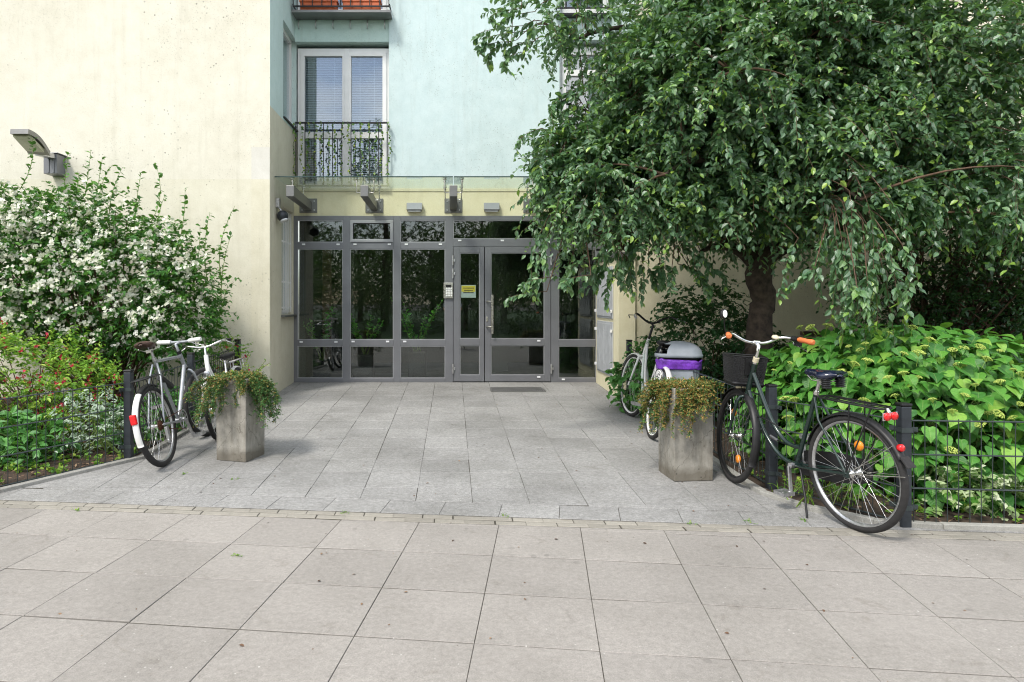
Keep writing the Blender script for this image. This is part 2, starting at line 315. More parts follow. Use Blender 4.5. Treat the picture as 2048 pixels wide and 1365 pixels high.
class MB:
    def __init__(s, xf=None): s.v = []; s.f = []; s.sm = []; s.r = []; s.xf = xf
    def add(s, vs, fs, smooth=False, rnd=.5):
        n = len(s.v)
        for p in vs:
            p = Vector(p)
            s.v.append(s.xf @ p if s.xf is not None else p)
        for f in fs: s.f.append([i+n for i in f]); s.sm.append(smooth); s.r.append(rnd)
        return s
    def box(s, x0, x1, y0, y1, z0, z1, rnd=.5):
        if x0 > x1: x0, x1 = x1, x0
        if y0 > y1: y0, y1 = y1, y0
        if z0 > z1: z0, z1 = z1, z0
        vs = [(x, y, z) for z in (z0, z1) for y in (y0, y1) for x in (x0, x1)]
        return s.add(vs, [(0, 2, 3, 1), (4, 5, 7, 6), (0, 1, 5, 4), (2, 6, 7, 3), (0, 4, 6, 2), (1, 3, 7, 5)], False, rnd)
    def prism(s, poly, z0, z1, rnd=.5):       # poly: list of (x,y) ccw; z may be callables
        a = [(p[0], p[1], z0(p[1]) if callable(z0) else z0) for p in poly]; b = [(p[0], p[1], z1(p[1]) if callable(z1) else z1) for p in poly]
        n = len(poly)
        return s.add(a+b, [tuple(range(n))[::-1], tuple(range(n, 2*n))]+[(i, (i+1) % n, n+(i+1) % n, n+i) for i in range(n)], False, rnd)
    def bar(s, p, q, w, h, up=(0, 0, 1)):     # rectangular bar
        p = Vector(p); q = Vector(q); d = (q-p).normalized(); u = Vector(up); x = d.cross(u).normalized(); u = x.cross(d)
        c = [(-1, -1), (1, -1), (1, 1), (-1, 1)]
        vs = [p+x*a*w/2+u*b*h/2 for a, b in c]+[q+x*a*w/2+u*b*h/2 for a, b in c]
        return s.add(vs, [(3, 2, 1, 0), (4, 5, 6, 7)]+[(i, (i+1) % 4, 4+(i+1) % 4, 4+i) for i in range(4)])
    def tube(s, pts, r, n=8, caps=True, closed=False, smooth=True, flat=None):
        P = [Vector(p) for p in pts]; m = len(P)
        rr = r if isinstance(r, (list, tuple)) else [r]*m
        vs = []; prev = None
        for i in range(m):
            if closed: t = P[(i+1) % m]-P[i-1]
            else: t = (P[min(i+1, m-1)]-P[max(i-1, 0)])
            t = t.normalized() if t.length > 1e-9 else Vector((0, 0, 1))
            if prev is None:
                a = Vector((0, 0, 1)) if abs(t.z) < .9 else Vector((1, 0, 0)); x = t.cross(a).normalized()
            else:
                x = (prev-t*prev.dot(t)); x = x.normalized() if x.length > 1e-6 else t.orthogonal().normalized()
            prev = x; y = t.cross(x)
            for k in range(n):
                an = 2*math.pi*k/n; fy = flat if flat else 1
                vs.append(P[i]+x*math.cos(an)*rr[i]+y*math.sin(an)*rr[i]*fy)
        fs = []
        for i in range(m if closed else m-1):
            j = (i+1) % m
            for k in range(n): fs.append((i*n+k, i*n+(k+1) % n, j*n+(k+1) % n, j*n+k))
        s.add(vs, fs, smooth)
        if caps and not closed:
            s.add([vs[k] for k in range(n)], [tuple(range(n))[::-1]]); s.add([vs[(m-1)*n+k] for k in range(n)], [tuple(range(n))])
        return s
    def cyl(s, p, q, r, r2=None, n=12, smooth=True): return s.tube([p, q], [r, r if r2 is None else r2], n, True, False, smooth)
    def lathe(s, c, axis, prof, n=24, smooth=True, arc=None):   # prof: list of (radius, along)
        c = Vector(c); a = Vector(axis).normalized(); x = a.orthogonal().normalized(); y = a.cross(x); vs = []
        m = len(prof)
        for k in range(n):
            an = 2*math.pi*k/n; d = x*math.cos(an)+y*math.sin(an)
            for (r, h) in prof: vs.append(c+d*r+a*h)
        fs = []
        for k in range(n):
            j = (k+1) % n
            for i in range(m-1): fs.append((k*m+i, k*m+i+1, j*m+i+1, j*m+i))
        return s.add(vs, fs, smooth)
    def ball(s, c, r, n=10, sc=(1, 1, 1)):
        c = Vector(c); vs = []; fs = []
        for i in range(n+1):
            th = math.pi*i/n
            for k in range(n*2):
                ph = math.pi*k/n; vs.append(c+Vector((r*sc[0]*math.sin(th)*math.cos(ph), r*sc[1]*math.sin(th)*math.sin(ph), r*sc[2]*math.cos(th))))
        w = 2*n
        for i in range(n):
            for k in range(w): fs.append((i*w+k, (i+1)*w+k, (i+1)*w+(k+1) % w, i*w+(k+1) % w))
        return s.add(vs, fs, True)
    def build(s, name, mat, parent=None, world=True, bevel=0, origin=None, attrs=False, seg=2):
        me = bpy.data.meshes.new(name); me.from_pydata([tuple(v) for v in s.v], [], s.f)
        me.polygons.foreach_set('use_smooth', s.sm)
        if attrs:
            a = me.attributes.new('rnd', 'FLOAT', 'FACE'); a.data.foreach_set('value', s.r)
        me.update(); o = link(name, me, mat, parent, world, origin)
        if bevel:
            b = o.modifiers.new('bevel', 'BEVEL'); b.width = bevel; b.segments = seg; b.limit_method = 'ANGLE'; b.angle_limit = R(40)
        return o
def arc(c, r, a0, a1, n, u=(1, 0, 0), v=(0, 0, 1)):
    c = Vector(c); u = Vector(u); v = Vector(v)
    return [c+u*r*math.cos(a0+(a1-a0)*i/n)+v*r*math.sin(a0+(a1-a0)*i/n) for i in range(n+1)]
def bez(p0, p1, p2, p3=None, n=12):
    p0, p1, p2 = Vector(p0), Vector(p1), Vector(p2); out = []
    for i in range(n+1):
        t = i/n
        if p3 is None: out.append(p0*(1-t)**2+p1*2*t*(1-t)+p2*t*t)
        else: out.append(p0*(1-t)**3+p1*3*t*(1-t)**2+p2*3*t*t*(1-t)+Vector(p3)*t**3)
    return out

# ------------------------------------------------------------------ foliage (numpy)
def nrm(a): return a/np.maximum(np.linalg.norm(a, axis=-1, keepdims=True), 1e-9)
LEAF = (np.array([(0, 0, 0), (0, .45, -.03), (0, 1, -.16), (-.27, .28, .07), (-.25, .62, .04), (.27, .28, .07), (.25, .62, .04)]),
        np.array([(0, 1, 3), (3, 1, 4), (4, 1, 2), (0, 5, 1), (5, 6, 1), (6, 2, 1)]))
_h = [(-.17, -.01, .02), (-.33, .09, .05), (-.41, .27, .07), (-.39, .46, .05), (-.29, .66, .0), (-.14, .85, -.08)]
HEART = (np.array([(0, .07, 0), (0, .38, -.03), (0, .70, -.09), (0, 1.03, -.24)]+_h+[(-x, y, z) for x, y, z in _h]),
         np.array([(0, 1, 4), (4, 1, 5), (5, 1, 6), (6, 1, 7), (7, 1, 2), (7, 2, 8), (8, 2, 9), (9, 2, 3), (0, 10, 1), (10, 11, 1), (11, 12, 1), (12, 13, 1), (13, 2, 1), (13, 14, 2), (14, 15, 2), (15, 3, 2)]))
NARROW = (np.array([(0, 0, 0), (0, .5, -.02), (0, 1, -.12), (-.13, .35, .02), (.13, .35, .02), (-.11, .65, .02), (.11, .65, .02)]),
          np.array([(0, 1, 3), (3, 1, 5), (5, 1, 2), (0, 4, 1), (4, 6, 1), (6, 2, 1)]))
SPIKE = (np.array([(0, 0, 0), (-.14, .4, .03), (.14, .4, .03), (0, 1, 0)]), np.array([(0, 2, 1), (1, 2, 3)]))
_pv = [(0, 0, 0)]; _pf = []
for k in range(4):
    a = k*math.pi/2
    for da, r, z in ((-.70, .42, .08), (0, .56, .06), (.70, .42, .08)):
        _pv.append((r*math.cos(a+da), r*math.sin(a+da), z))
    b = 1+k*3; _pf += [(0, b, b+1), (0, b+1, b+2)]
FLOWER = (np.array(_pv), np.array(_pf))
def leafmesh(name, tpl, pos, D, N, size, rnd, mat, parent=None, extra=None, kind=None, wid=1.0):
    V, Fc = tpl; D = nrm(D); X = nrm(np.cross(D, N)); Nn = np.cross(X, D)
    size = np.broadcast_to(np.asarray(size, float), (len(pos),))
    vs = pos[:, None, :]+size[:, None, None]*(V[None, :, 0:1]*wid*X[:, None, :]+V[None, :, 1:2]*D[:, None, :]+V[None, :, 2:3]*Nn[:, None, :])
    k = len(V); n = len(pos)
    fs = (Fc[None]+(np.arange(n)*k)[:, None, None]).reshape(-1, 3); vs = vs.reshape(-1, 3)
    rr = np.repeat(np.broadcast_to(rnd, (n,)), len(Fc)); uv = np.tile(V[Fc][:, :, :2].reshape(-1, 2), (n, 1))
    if extra is not None:
        ev, ef, er = extra; fs = np.vstack([fs, ef+len(vs)]); vs = np.vstack([vs, ev]); rr = np.concatenate([rr, np.full(len(ef), er)])
    return rawmesh(name, vs, fs, rr, mat, parent, kind=kind, uv=uv)
def rawmesh(name, vs, fs, rr, mat, parent=None, smooth=False, kind=None, uv=None):
    me = bpy.data.meshes.new(name); nf = len(fs); w = fs.shape[1]
    me.vertices.add(len(vs)); me.vertices.foreach_set('co', vs.astype(np.float32).ravel())
    me.loops.add(nf*w); me.loops.foreach_set('vertex_index', fs.astype(np.int32).ravel())
    me.polygons.add(nf); me.polygons.foreach_set('loop_start', np.arange(0, nf*w, w, dtype=np.int32)); me.polygons.foreach_set('loop_total', np.full(nf, w, dtype=np.int32))
    me.polygons.foreach_set('use_smooth', np.full(nf, smooth))
    if rr is not None:
        a = me.attributes.new('rnd', 'FLOAT', 'FACE'); a.data.foreach_set('value', np.asarray(rr, dtype=np.float32))
    if uv is not None:
        ul = me.uv_layers.new(name='leaf'); ul.data.foreach_set('uv', uv.astype(np.float32).ravel())
    me.update(calc_edges=True)
    o = link(name, me, mat, parent, True)
    if kind: o['kind'] = kind
    return o
def nptubes(P, r, sides=3):
    """P (n,m,3), r (n,m) -> verts, quads"""
    n, m, _ = P.shape; T = np.empty_like(P); T[:, 1:-1] = P[:, 2:]-P[:, :-2]; T[:, 0] = P[:, 1]-P[:, 0]; T[:, -1] = P[:, -1]-P[:, -2]; T = nrm(T)
    A = np.where(np.abs(T[..., 2:3]) < .9, np.array([0, 0, 1.]), np.array([1., 0, 0])); X = nrm(np.cross(T, A)); Y = np.cross(T, X)
    an = np.arange(sides)*2*np.pi/sides
    V = P[:, :, None, :]+r[:, :, None, None]*(np.cos(an)[None, None, :, None]*X[:, :, None, :]+np.sin(an)[None, None, :, None]*Y[:, :, None, :])
    idx = np.arange(n*m*sides).reshape(n, m, sides); a = idx[:, :-1, :]; b = np.roll(a, -1, 2); c = idx[:, 1:, :]; d = np.roll(c, -1, 2)
    return V.reshape(-1, 3), np.stack([a, b, d, c], -1).reshape(-1, 4)
def twigs(P0, D0, Ln, droop, m=6):
    t = np.linspace(0, 1, m)[None, :, None]
    D0 = nrm(D0); return P0[:, None]+D0[:, None]*t*Ln[:, None, None]+np.array([0, 0, -1.])*droop*(t**2)*Ln[:, None, None]
def leaves_on(T, n, size, spread=.8, down=.35, jitter=.4, start=.12, upn=1.0):
    """alternate leaves along twig polylines T (k,m,3)"""
    k, m, _ = T.shape; u = start+(1-start)*(np.arange(n)+.5)/n; u = np.broadcast_to(u, (k, n))+RNG.normal(0, .3/n, (k, n)); u = np.clip(u, 0, .999)*(m-1)
    i = np.floor(u).astype(int); f = (u-i)[..., None]; rows = np.arange(k)[:, None]
    A = T[rows, i]; B = T[rows, i+1]; pos = A*(1-f)+B*f; tan = nrm(B-A)
    side = nrm(np.cross(tan, np.array([0, 0, 1.])+RNG.normal(0, .25, tan.shape))); sg = np.where(np.arange(n) % 2 == 0, 1, -1)[None, :, None]
    D = nrm(tan*.6+side*sg*spread+np.array([0, 0, -1.])*down+RNG.normal(0, jitter, tan.shape))
    N = nrm(np.array([0, 0, upn])+RNG.normal(0, .45, tan.shape))
    sz = size*(.65+.6*RNG.random((k, n)))*(1-.25*(u/(m-1)))
    return pos.reshape(-1, 3), D.reshape(-1, 3), N.reshape(-1, 3), sz.ravel(), (u/(m-1)).ravel()
def ell(n, c, r, lo=.5, hi=1.0, zmin=None):
    d = nrm(RNG.normal(size=(n, 3))); rad = lo+(hi-lo)*RNG.random(n)**.6
    p = np.array(c)+d*rad[:, None]*np.array(r)
    if zmin is not None:
        k = p[:, 2] > zmin; p, d = p[k], d[k]
    return p, nrm(d/np.array(r)*np.mean(r))
#==PART2==
# ================================================================== SETTING: ground, paving, kerbs, beds
YB, YF = 10.05, 8.71            # recessed entrance wall / front wall
XL, XR = -2.33, 2.33
def sheet(name, rows, x0, x1, mat):      # rows: (y,z)
    mb = MB(); n = len(rows)
    for y, z in rows: mb.v += [Vector((x0, y, z)), Vector((x1, y, z))]
    for i in range(n-1): mb.f.append([2*i, 2*i+1, 2*i+3, 2*i+2]); mb.sm.append(False); mb.r.append(.5)
    return tag(mb.build(name, mat), kind='structure')
sheet('ground', [(-400, .05), (-1.6, .05), (-1.5, .111), (4.3, .111), (12, SL*12-.05), (400, SL*12-.05)], -400, 400, M['ground'])
sheet('paving_bed', [(-1.8, .1565), (4.3, .1565), (10.02, SL*10.02-.0045)], -12, 12, M['joint'])
def clip(poly, a, b, c):        # keep a*x+b*y<=c
    out = []
    for i in range(len(poly)):
        p, q = poly[i], poly[(i+1) % len(poly)]; dp = a*p[0]+b*p[1]-c; dq = a*q[0]+b*q[1]-c
        if dp <= 0: out.append(p)
        if dp*dq < 0:
            t = dp/(dp-dq); out.append((p[0]+(q[0]-p[0])*t, p[1]+(q[1]-p[1])*t))
    return out
def slab(mb, poly, gap, thick=.04, tilt=.0012, bev=.0022):
    if len(poly) < 3: return
    cx = sum(p[0] for p in poly)/len(poly); cy = sum(p[1] for p in poly)/len(poly)
    A = sum(poly[i][0]*poly[(i+1) % len(poly)][1]-poly[(i+1) % len(poly)][0]*poly[i][1] for i in range(len(poly)))/2
    if abs(A) < .006: return
    if A < 0: poly = poly[::-1]
    def inset(d, mode=0):
        out = []
        for i in range(len(poly)):
            p0, p1, p2 = [Vector(poly[k % len(poly)]) for k in (i-1, i, i+1)]
            e1 = (p1-p0).normalized(); e2 = (p2-p1).normalized(); n1 = Vector((-e1.y, e1.x)); n2 = Vector((-e2.y, e2.x))
            w1 = d*(.55 if abs(e1.y) > abs(e1.x)*.9 else 1.45); w2 = d*(.55 if abs(e2.y) > abs(e2.x)*.9 else 1.45); den = e1.x*e2.y-e1.y*e2.x
            if abs(den) < .05: out.append(p1+n1*w1)
            else:
                a_ = p1+n1*w1; c_ = p1+n2*w2; q_ = c_-a_; out.append(a_+e1*((q_.x*e2.y-q_.y*e2.x)/den))
        return out
    g = gap*(.7+.6*random.random()); o1 = inset(g/2); o2 = inset(g/2+bev); dz = random.gauss(0, .0006); tx = random.gauss(0, tilt); ty = random.gauss(0, tilt)
    z = lambda p: gz(p[1])+dz+tx*(p[0]-cx)+ty*(p[1]-cy)
    n = len(o1); r = random.random()
    vs = [(p.x, p.y, gz(p.y)-thick) for p in o1]+[(p.x, p.y, z(p)-bev) for p in o1]+[(p.x, p.y, z(p)) for p in o2]
    fs = [(i, (i+1) % n, n+(i+1) % n, n+i) for i in range(n)]+[(n+i, n+(i+1) % n, 2*n+(i+1) % n, 2*n+i) for i in range(n)]+[tuple(range(2*n, 3*n))]
    mb.add(vs, fs, False, r)
KA = .097                        # skew of the pavement line
# walkway: granite tiles square to the door
mb = MB()
for i in range(-16, 18):
    for j in range(-3, 15):
        x = .1376+i*.392; y = 4.632+j*.3885
        if x > 2.32 and y > 8.7 or x < -2.75 and y > 8.3: continue
        jx = random.gauss(0, .001)
        p = [(x+jx, y), (x+.392+jx, y), (x+.392+jx, min(y+.3885, 10.04)), (x+jx, min(y+.3885, 10.04))]
        if y > 10.0: continue
        p = clip(p, -KA, -1, -4.70)
        slab(mb, p, .005)
walk = tag(mb.build('walkway', M['tile'], attrs=True), kind='structure')
mb = MB()                        # band of tiles turned to follow the pavement
for i in range(-30, 30):
    sk = .14; x = -.43+i*.386
    f = lambda x, y0: (x, y0-KA*x)
    p = [f(x, 4.70), f(x+.386, 4.70), f(x+.386-.045, 4.442), f(x-.045, 4.442)]
    slab(mb, p, .005)
tag(mb.build('walkway_border', M['tile'], attrs=True), kind='structure')
mb = MB()                        # two courses of narrow bricks
for c in range(2):
    for i in range(-52, 56):
        x = i*.192+(.08 if c else 0)+random.gauss(0, .003); y1 = 4.435-c*.071; y0 = y1-.067
        slab(mb, [(x, y1-KA*x), (x+.191, y1-KA*(x+.191)), (x+.191, y0-KA*(x+.191)), (x, y0-KA*x)], .0050, tilt=.003, bev=.003)
tag(mb.build('brick_strip', M['brick'], attrs=True), kind='structure')
mb = MB()                        # pavement of large slabs
for i in range(-16, 20):
    for j in range(-3, 11):
        def P(a, b):
            return (.6517+a*.4975+b*-.0655, 3.200-a*.0615-b*.483)
        p = clip([P(i, j), P(i+1, j), P(i+1, j+1), P(i, j+1)], KA, 1, 4.292)
        slab(mb, p, .0055, tilt=.0022)
tag(mb.build('sidewalk', M['slab'], attrs=True), kind='structure')
# kerbs and beds
KL = [(-12, 5.60), (-3.40, 4.76), (-3.24, 4.886), (-2.62, 5.81), (-2.655, YF)]
KR = [(2.16, YF), (2.165, 5.135), (2.185, 4.86), (2.37, 4.50), (2.63, 4.262), (3.0, 4.17), (12, 3.30)]
def strip(name, pts, side, w, h, mat):
    mb = MB()
    for a, b in zip(pts[:-1], pts[1:]):
        a = Vector(a); b = Vector(b); L_ = (b-a).length; k = max(1, round(L_/.95)); d = (b-a)/k; n = Vector((-d.y, d.x)).normalized()*side
        for i in range(k):
            p = a+d*i+d*.003; q = a+d*(i+1)-d*.003; dz = random.gauss(0, .003)
            poly = [tuple(p), tuple(q), tuple(q+n*w), tuple(p+n*w)]
            if side < 0: poly = poly[::-1]
            mb.prism(poly, lambda y: gz(y)-.05, lambda y: gz(y)+h+dz, random.random())
    o = mb.build(name, mat, attrs=True, bevel=.005); return tag(o, kind='structure')
strip('kerb', KL, 1, .055, .030, M['kerb'])
strip('kerb', KR, 1, .055, .030, M['kerb'])
def bed(poly, h, name='garden_bed'):
    import bmesh
    bm = bmesh.new(); vs = [bm.verts.new((x, y, gz(y)+h)) for x, y in poly]; bm.faces.new(vs)
    bmesh.ops.triangulate(bm, faces=bm.faces[:]); bmesh.ops.subdivide_edges(bm, edges=bm.edges[:], cuts=12, use_grid_fill=True)
    for v in bm.verts: v.co.z += .012*math.sin(v.co.x*9+v.co.y*5)*math.sin(v.co.y*11)
    me = bpy.data.meshes.new(name); bm.to_mesh(me); bm.free()
    return tag(link(name, me, M['soil']), kind='structure')
bed([(-12, 5.64), (-3.42, 4.80), (-3.27, 4.93), (-2.675, 5.83), (-2.71, YF+.02), (-12, YF+.02)], .012)
bed([(2.215, YF+.02), (2.22, 5.15), (2.24, 4.88), (2.41, 4.54), (2.65, 4.31), (3.0, 4.225), (12, 3.35), (12, YF+.02)], .012)
# lawn behind the photographer
sheet('lawn', [(-60, .6), (-12, .22), (-1.95, .18), (-1.8, .12)], -60, 60, M['dgrass'])
# entrance grate
mb = MB(); a = G(982, 784.5); b = G(1092, 784.5); y0, y1 = a.y, G(1000, 775).y; zz = gz((y0+y1)/2)
for k in range(19):
    y = y0+.012+(y1-y0-.024)*k/18; mb.box(a.x+.02, b.x-.02, y-.003, y+.003, gz(y)-.01, gz(y)+.003)
for k in range(26):
    x = a.x+.02+(b.x-a.x-.04)*k/25; mb.box(x-.002, x+.002, y0+.01, y1-.01, zz-.012, zz+.001)
gt = E('foot_grate', ((a.x+b.x)/2, y0, zz), 'long dark metal foot grate set flush into the tiles before the door', 'grate')
mb.build('grid', M['steel'], gt)
mb = MB()
for s0, s1, t0, t1 in ((a.x, b.x, y0, y0+.012), (a.x, b.x, y1-.012, y1), (a.x, a.x+.012, y0+.012, y1-.012), (b.x-.012, b.x, y0+.012, y1-.012)):
    mb.box(s0, s1, t0, t1, zz-.02, zz+.009)
mb.build('frame', M['steel'], gt)

# ================================================================== BUILDING
ZG = gz(YB)
bld = E('apartment_building', (0, YB, ZG), 'rendered apartment block with cream and pale teal walls around a glazed entrance', 'building')
TOP = 9.2
fx = lambda u: (560+u/2.9257-CX)*YB/F
fz = lambda v: CAMH+(HZ-(400+v/2.9257))*YB/F
ux = lambda u, Y=YB: (540+u/2.8443-CX)*Y/F
uz = lambda v, Y=YB: CAMH+(HZ-v/2.8443)*Y/F
ZT = fz(95)                       # top of the glazed screen
# front walls left and right
mb = MB(); mb.box(-14, XL, YF, YF+.30, -.2, TOP); mb.build('wall', M['cream'], bld)
mb = MB(); mb.box(2.34, 14, YF, YF+.30, -.2, TOP); mb.build('wall', M['creamR'], bld)
# smoother corner strip on the left wall
mb = MB(); mb.box(Wp(503, 0, YF).x, XL-.002, YF-.004, YF+.01, gz(YF)-.05, CAMH+(HZ-295)*YF/F); mb.build('corner_render', M['patch'], bld)
# terracotta ledge low on the right wall
mb = MB(); p = Wp(1585, 668, YF-.06); mb.box(Wp(1600, 0, YF).x, Wp(1700, 0, YF).x+.3, YF-.07, YF-.002, p.z-.02, p.z+.03); mb.build('wall_ledge', M['brown'], bld)
# left side wall of the recess, with two openings (ground floor barred window, upper window)
def wall_x(x0, x1, Y0, Y1, z0, z1, holes, mat, name='side_wall'):
    mb = MB(); ys = sorted({Y0, Y1, *[h[0] for h in holes], *[h[1] for h in holes]}); zs = sorted({z0, z1, *[h[2] for h in holes], *[h[3] for h in holes]})
    for ya, yb in zip(ys[:-1], ys[1:]):
        for za, zb in zip(zs[:-1], zs[1:]):
            ym, zm = (ya+yb)/2, (za+zb)/2
            if any(h[0] < ym < h[1] and h[2] < zm < h[3] for h in holes): continue
            mb.box(x0, x1, ya, yb, za, zb)
    return mb.build(name, mat, bld)
gw = (9.30, 9.98, 1.375, 2.86)    # ground window opening (y0,y1,z0,z1)
uw = (9.40, 10.19, 4.11, 5.445)
wall_x(XL-.30, XL, YF+.302, 10.3, -.2, TOP, [gw, uw], M['side'])
wall_x(XR, XR+.30, YF+.302, 10.3, -.2, TOP, [(9.40, 10.19, 4.11, 5.445)], M['side'])
mb = MB(); mb.box(XL-.298, XL-.001, YF+.002, YF+.31, -.2, 4.06); 
mb = MB(); mb.box(XL-.001, XL+.0015, YF+.001, YF+.302, gz(YF)-.1, TOP); mb.build('side_wall_end', M['side'], bld)
mb = MB(); mb.box(XR-.0015, XR+.009, YF+.001, YF+.302, gz(YF)-.1, TOP); mb.build('side_wall_end', M['side'], bld)
def side_window(x, y0, y1, z0, z1, inward):
    w = E_part = MB(); s = inward
    xo = x-s*.10
    fr = MB()
    for (a, b, c, d) in ((y0, y1, z0, z0+.06), (y0, y1, z1-.06, z1), (y0, y0+.06, z0+.06, z1-.06), (y1-.06, y1, z0+.06, z1-.06)): fr.box(xo-.03, xo+.03, a+.001, b-.001, c+.001, d-.001)
    f = fr.build('window', M['white'], bld)
    g = MB(); g.box(xo-.004, xo+.004, y0+.061, y1-.061, z0+.061, z1-.061); g.build('pane', M['glassup'], f)
    k = MB(); k.box(min(xo-s*.25, xo-s*.02), max(xo-s*.25, xo-s*.2), y0, y1, z0, z1); 
    return f
side_window(XL, *uw, 1); side_window(XR, *uw, -1)
f = side_window(XL, *gw, 1)
sb = MB(); sb.box(XL-.10, XL+.05, gw[0]-.03, gw[1]+.02, gw[2]-.03, gw[2]-.002); sb.build('window_sill', M['steel'], bld, bevel=.003)
sb = MB(); sb.box(XL-.10, XL+.03, uw[0]-.01, uw[1], uw[2]-.02, uw[2]-.002); sb.build('window_sill', M['black'], bld)
gr = MB(); xb = XL-.02
for k in range(6): y = gw[0]+.06+k*(gw[1]-gw[0]-.12)/5; gr.box(xb-.006, xb+.006, y-.006, y+.006, gw[2]+.03, gw[3]-.03)
for z in (gw[2]+.10, gw[2]+.46, gw[3]-.46, gw[3]-.10): gr.box(xb-.009, xb-.0065, gw[0]+.02, gw[1]-.02, z-.012, z+.012)
gr.build('window_grille', M['white'], bld)
# main recessed wall above the glazing: openings for the two French windows per storey
OX0, OX1 = XL+.002, ux(676); OZ0, OZ1 = uz(1075), uz(235)
RX0, RX1 = (1119-CX)*YB/F, (1224-CX)*YB/F
R0, R1 = OZ0, CAMH+(HZ-80)*YB/F
P2 = CAMH+(HZ-22)*9.83/F            # floor of the next storey
mb = MB()
holes = [(OX0-.1, OX1, OZ0, OZ1), (RX0, RX1, R0, R1), (OX0-.1, OX1, P2, P2+2.1), (RX0, RX1, P2, P2+2.1)]
xs = sorted({XL, XR, OX1, RX0, RX1}); zs = sorted({ZT, TOP, OZ0, OZ1, R1, P2, P2+2.1})
for a, b in zip(xs[:-1], xs[1:]):
    for c, d in zip(zs[:-1], zs[1:]):
        xm, zm = (a+b)/2, (c+d)/2
        if any(h[0] < xm < h[1] and h[2] < zm < h[3] for h in holes): continue
        if xm < OX1 and OZ1 < zm < P2: continue            # recessed panel built separately
        mb.box(a, b, YB, YB+.28, c, d)
mb.build('wall', M['teal'], bld)
mb = MB(); mb.box(XL+.001, OX1-.001, YB+.025, YB+.26, OZ1, P2-.001); mb.build('wall_panel', M['tealdeep'], bld)
mb = MB(); mb.box(XL+.002, XR-.002, YB-.014, YB-.001, uz(1092), uz(1074)); mb.build('render_ledge', M['cream_low'], bld, bevel=.003)
mb = MB(); mb.box(XL+.002, XR-.002, YB-.006, YB-.001, ZT+.001, uz(1093)); mb.build('lintel', M['cream_low'], bld)
mb = MB(); mb.box(-14, 14, YF, YB+4, TOP+.002, TOP+.2); mb.build('roof', M['steel'], bld)
# rooms behind the upper windows
def room(x0, x1, z0, z1):
    r = MB(); y0, y1 = YB+.29, YB+2.6
    r.box(x0-.4, x1+.4, y1, y1+.05, z0-.1, z1+.1); r.box(x0-.45, x0-.4, y0, y1, z0-.1, z1+.1); r.box(x1+.4, x1+.45, y0, y1, z0-.1, z1+.1)
    r.box(x0-.4, x1+.4, y0, y1, z0-.15, z0-.1); r.box(x0-.4, x1+.4, y0, y1, z1+.1, z1+.15)
    return r.build('room', M['rwall'], bld)
room(XL, OX1, OZ0, OZ1); room(RX0, RX1, R0, R1); room(XL, OX1, P2, P2+2.1); room(RX0, RX1, P2, P2+2.1)
def ring(mb, x0, x1, z0, z1, w, y0, y1, wb=None):
    wb = wb or w
    mb.box(x0, x1, y0, y1, z1-w, z1); mb.box(x0, x1, y0, y1, z0, z0+wb); mb.box(x0, x0+w, y0, y1, z0+wb, z1-w); mb.box(x1-w, x1, y0, y1, z0+wb, z1-w)
def blinds(x0, x1, z0, z1, y, parent, pitch=.026):
    b = MB(); n = int((z1-z0)/pitch)
    for k in range(n):
        z = z0+k*pitch; b.add([(x0, y-.009, z), (x1, y-.009, z), (x1, y+.009, z+.013), (x0, y+.009, z+.013)], [(0, 1, 2, 3)])
    for x in (x0+.12, x1-.12): b.box(x-.002, x+.002, y-.012, y-.010, z0, z1)
    return b.build('blind', M['blind'], parent)
def french(x0, x1, z0, z1, cuts, zr, y=YB+.13, blind=(True, True)):
    """white frame with leaves between the cuts, glass above and below the rail zr"""
    fr = MB(); ring(fr, x0, x1, z0, z1, .055, y, y+.07)
    leaves = []
    for a, b in zip(cuts[:-1], cuts[1:]): leaves.append((a, b))
    o = None
    for a, b in leaves: ring(fr, a+.004, b-.004, z0+.058, z1-.058, .062, y-.018, y+.05); fr.box(a+.066, b-.066, y-.018, y+.05, zr-.045, zr+.045)
    for a, b in zip(cuts[1:-1], cuts[1:-1]): fr.box(a-.035, a+.035, y-.026, y-.0185, z0+.01, z1-.01)
    o = fr.build('window', M['white'], bld, bevel=.004)
    for i, (a, b) in enumerate(leaves):
        for zz0, zz1 in ((z0+.12, zr-.045), (zr+.045, z1-.12)):
            g = MB(); g.box(a+.066, b-.066, y+.018, y+.024, zz0, zz1); g.build('pane', M['glassup'], o)
        if blind[i % len(blind)]: blinds(a+.07, b-.07, z0+.12, z1-.12, y+.075, o)
    return o
xm = ux(429)
french(XL+.02, OX1-.01, OZ0+.01, OZ1-.06, [XL+.06, xm, OX1-.04], uz(760))
french(RX0+.01, RX1-.01, R0+.01, R1-.06, [RX0+.05, RX1-.05], CAMH+(HZ-141)*YB/F, blind=(False,))
french(XL+.02, OX1-.01, P2+.05, P2+2.05, [XL+.06, xm, OX1-.04], P2+.75)
french(RX0+.01, RX1-.01, P2+.05, P2+2.05, [RX0+.05, RX1-.05], P2+.75, blind=(False,))
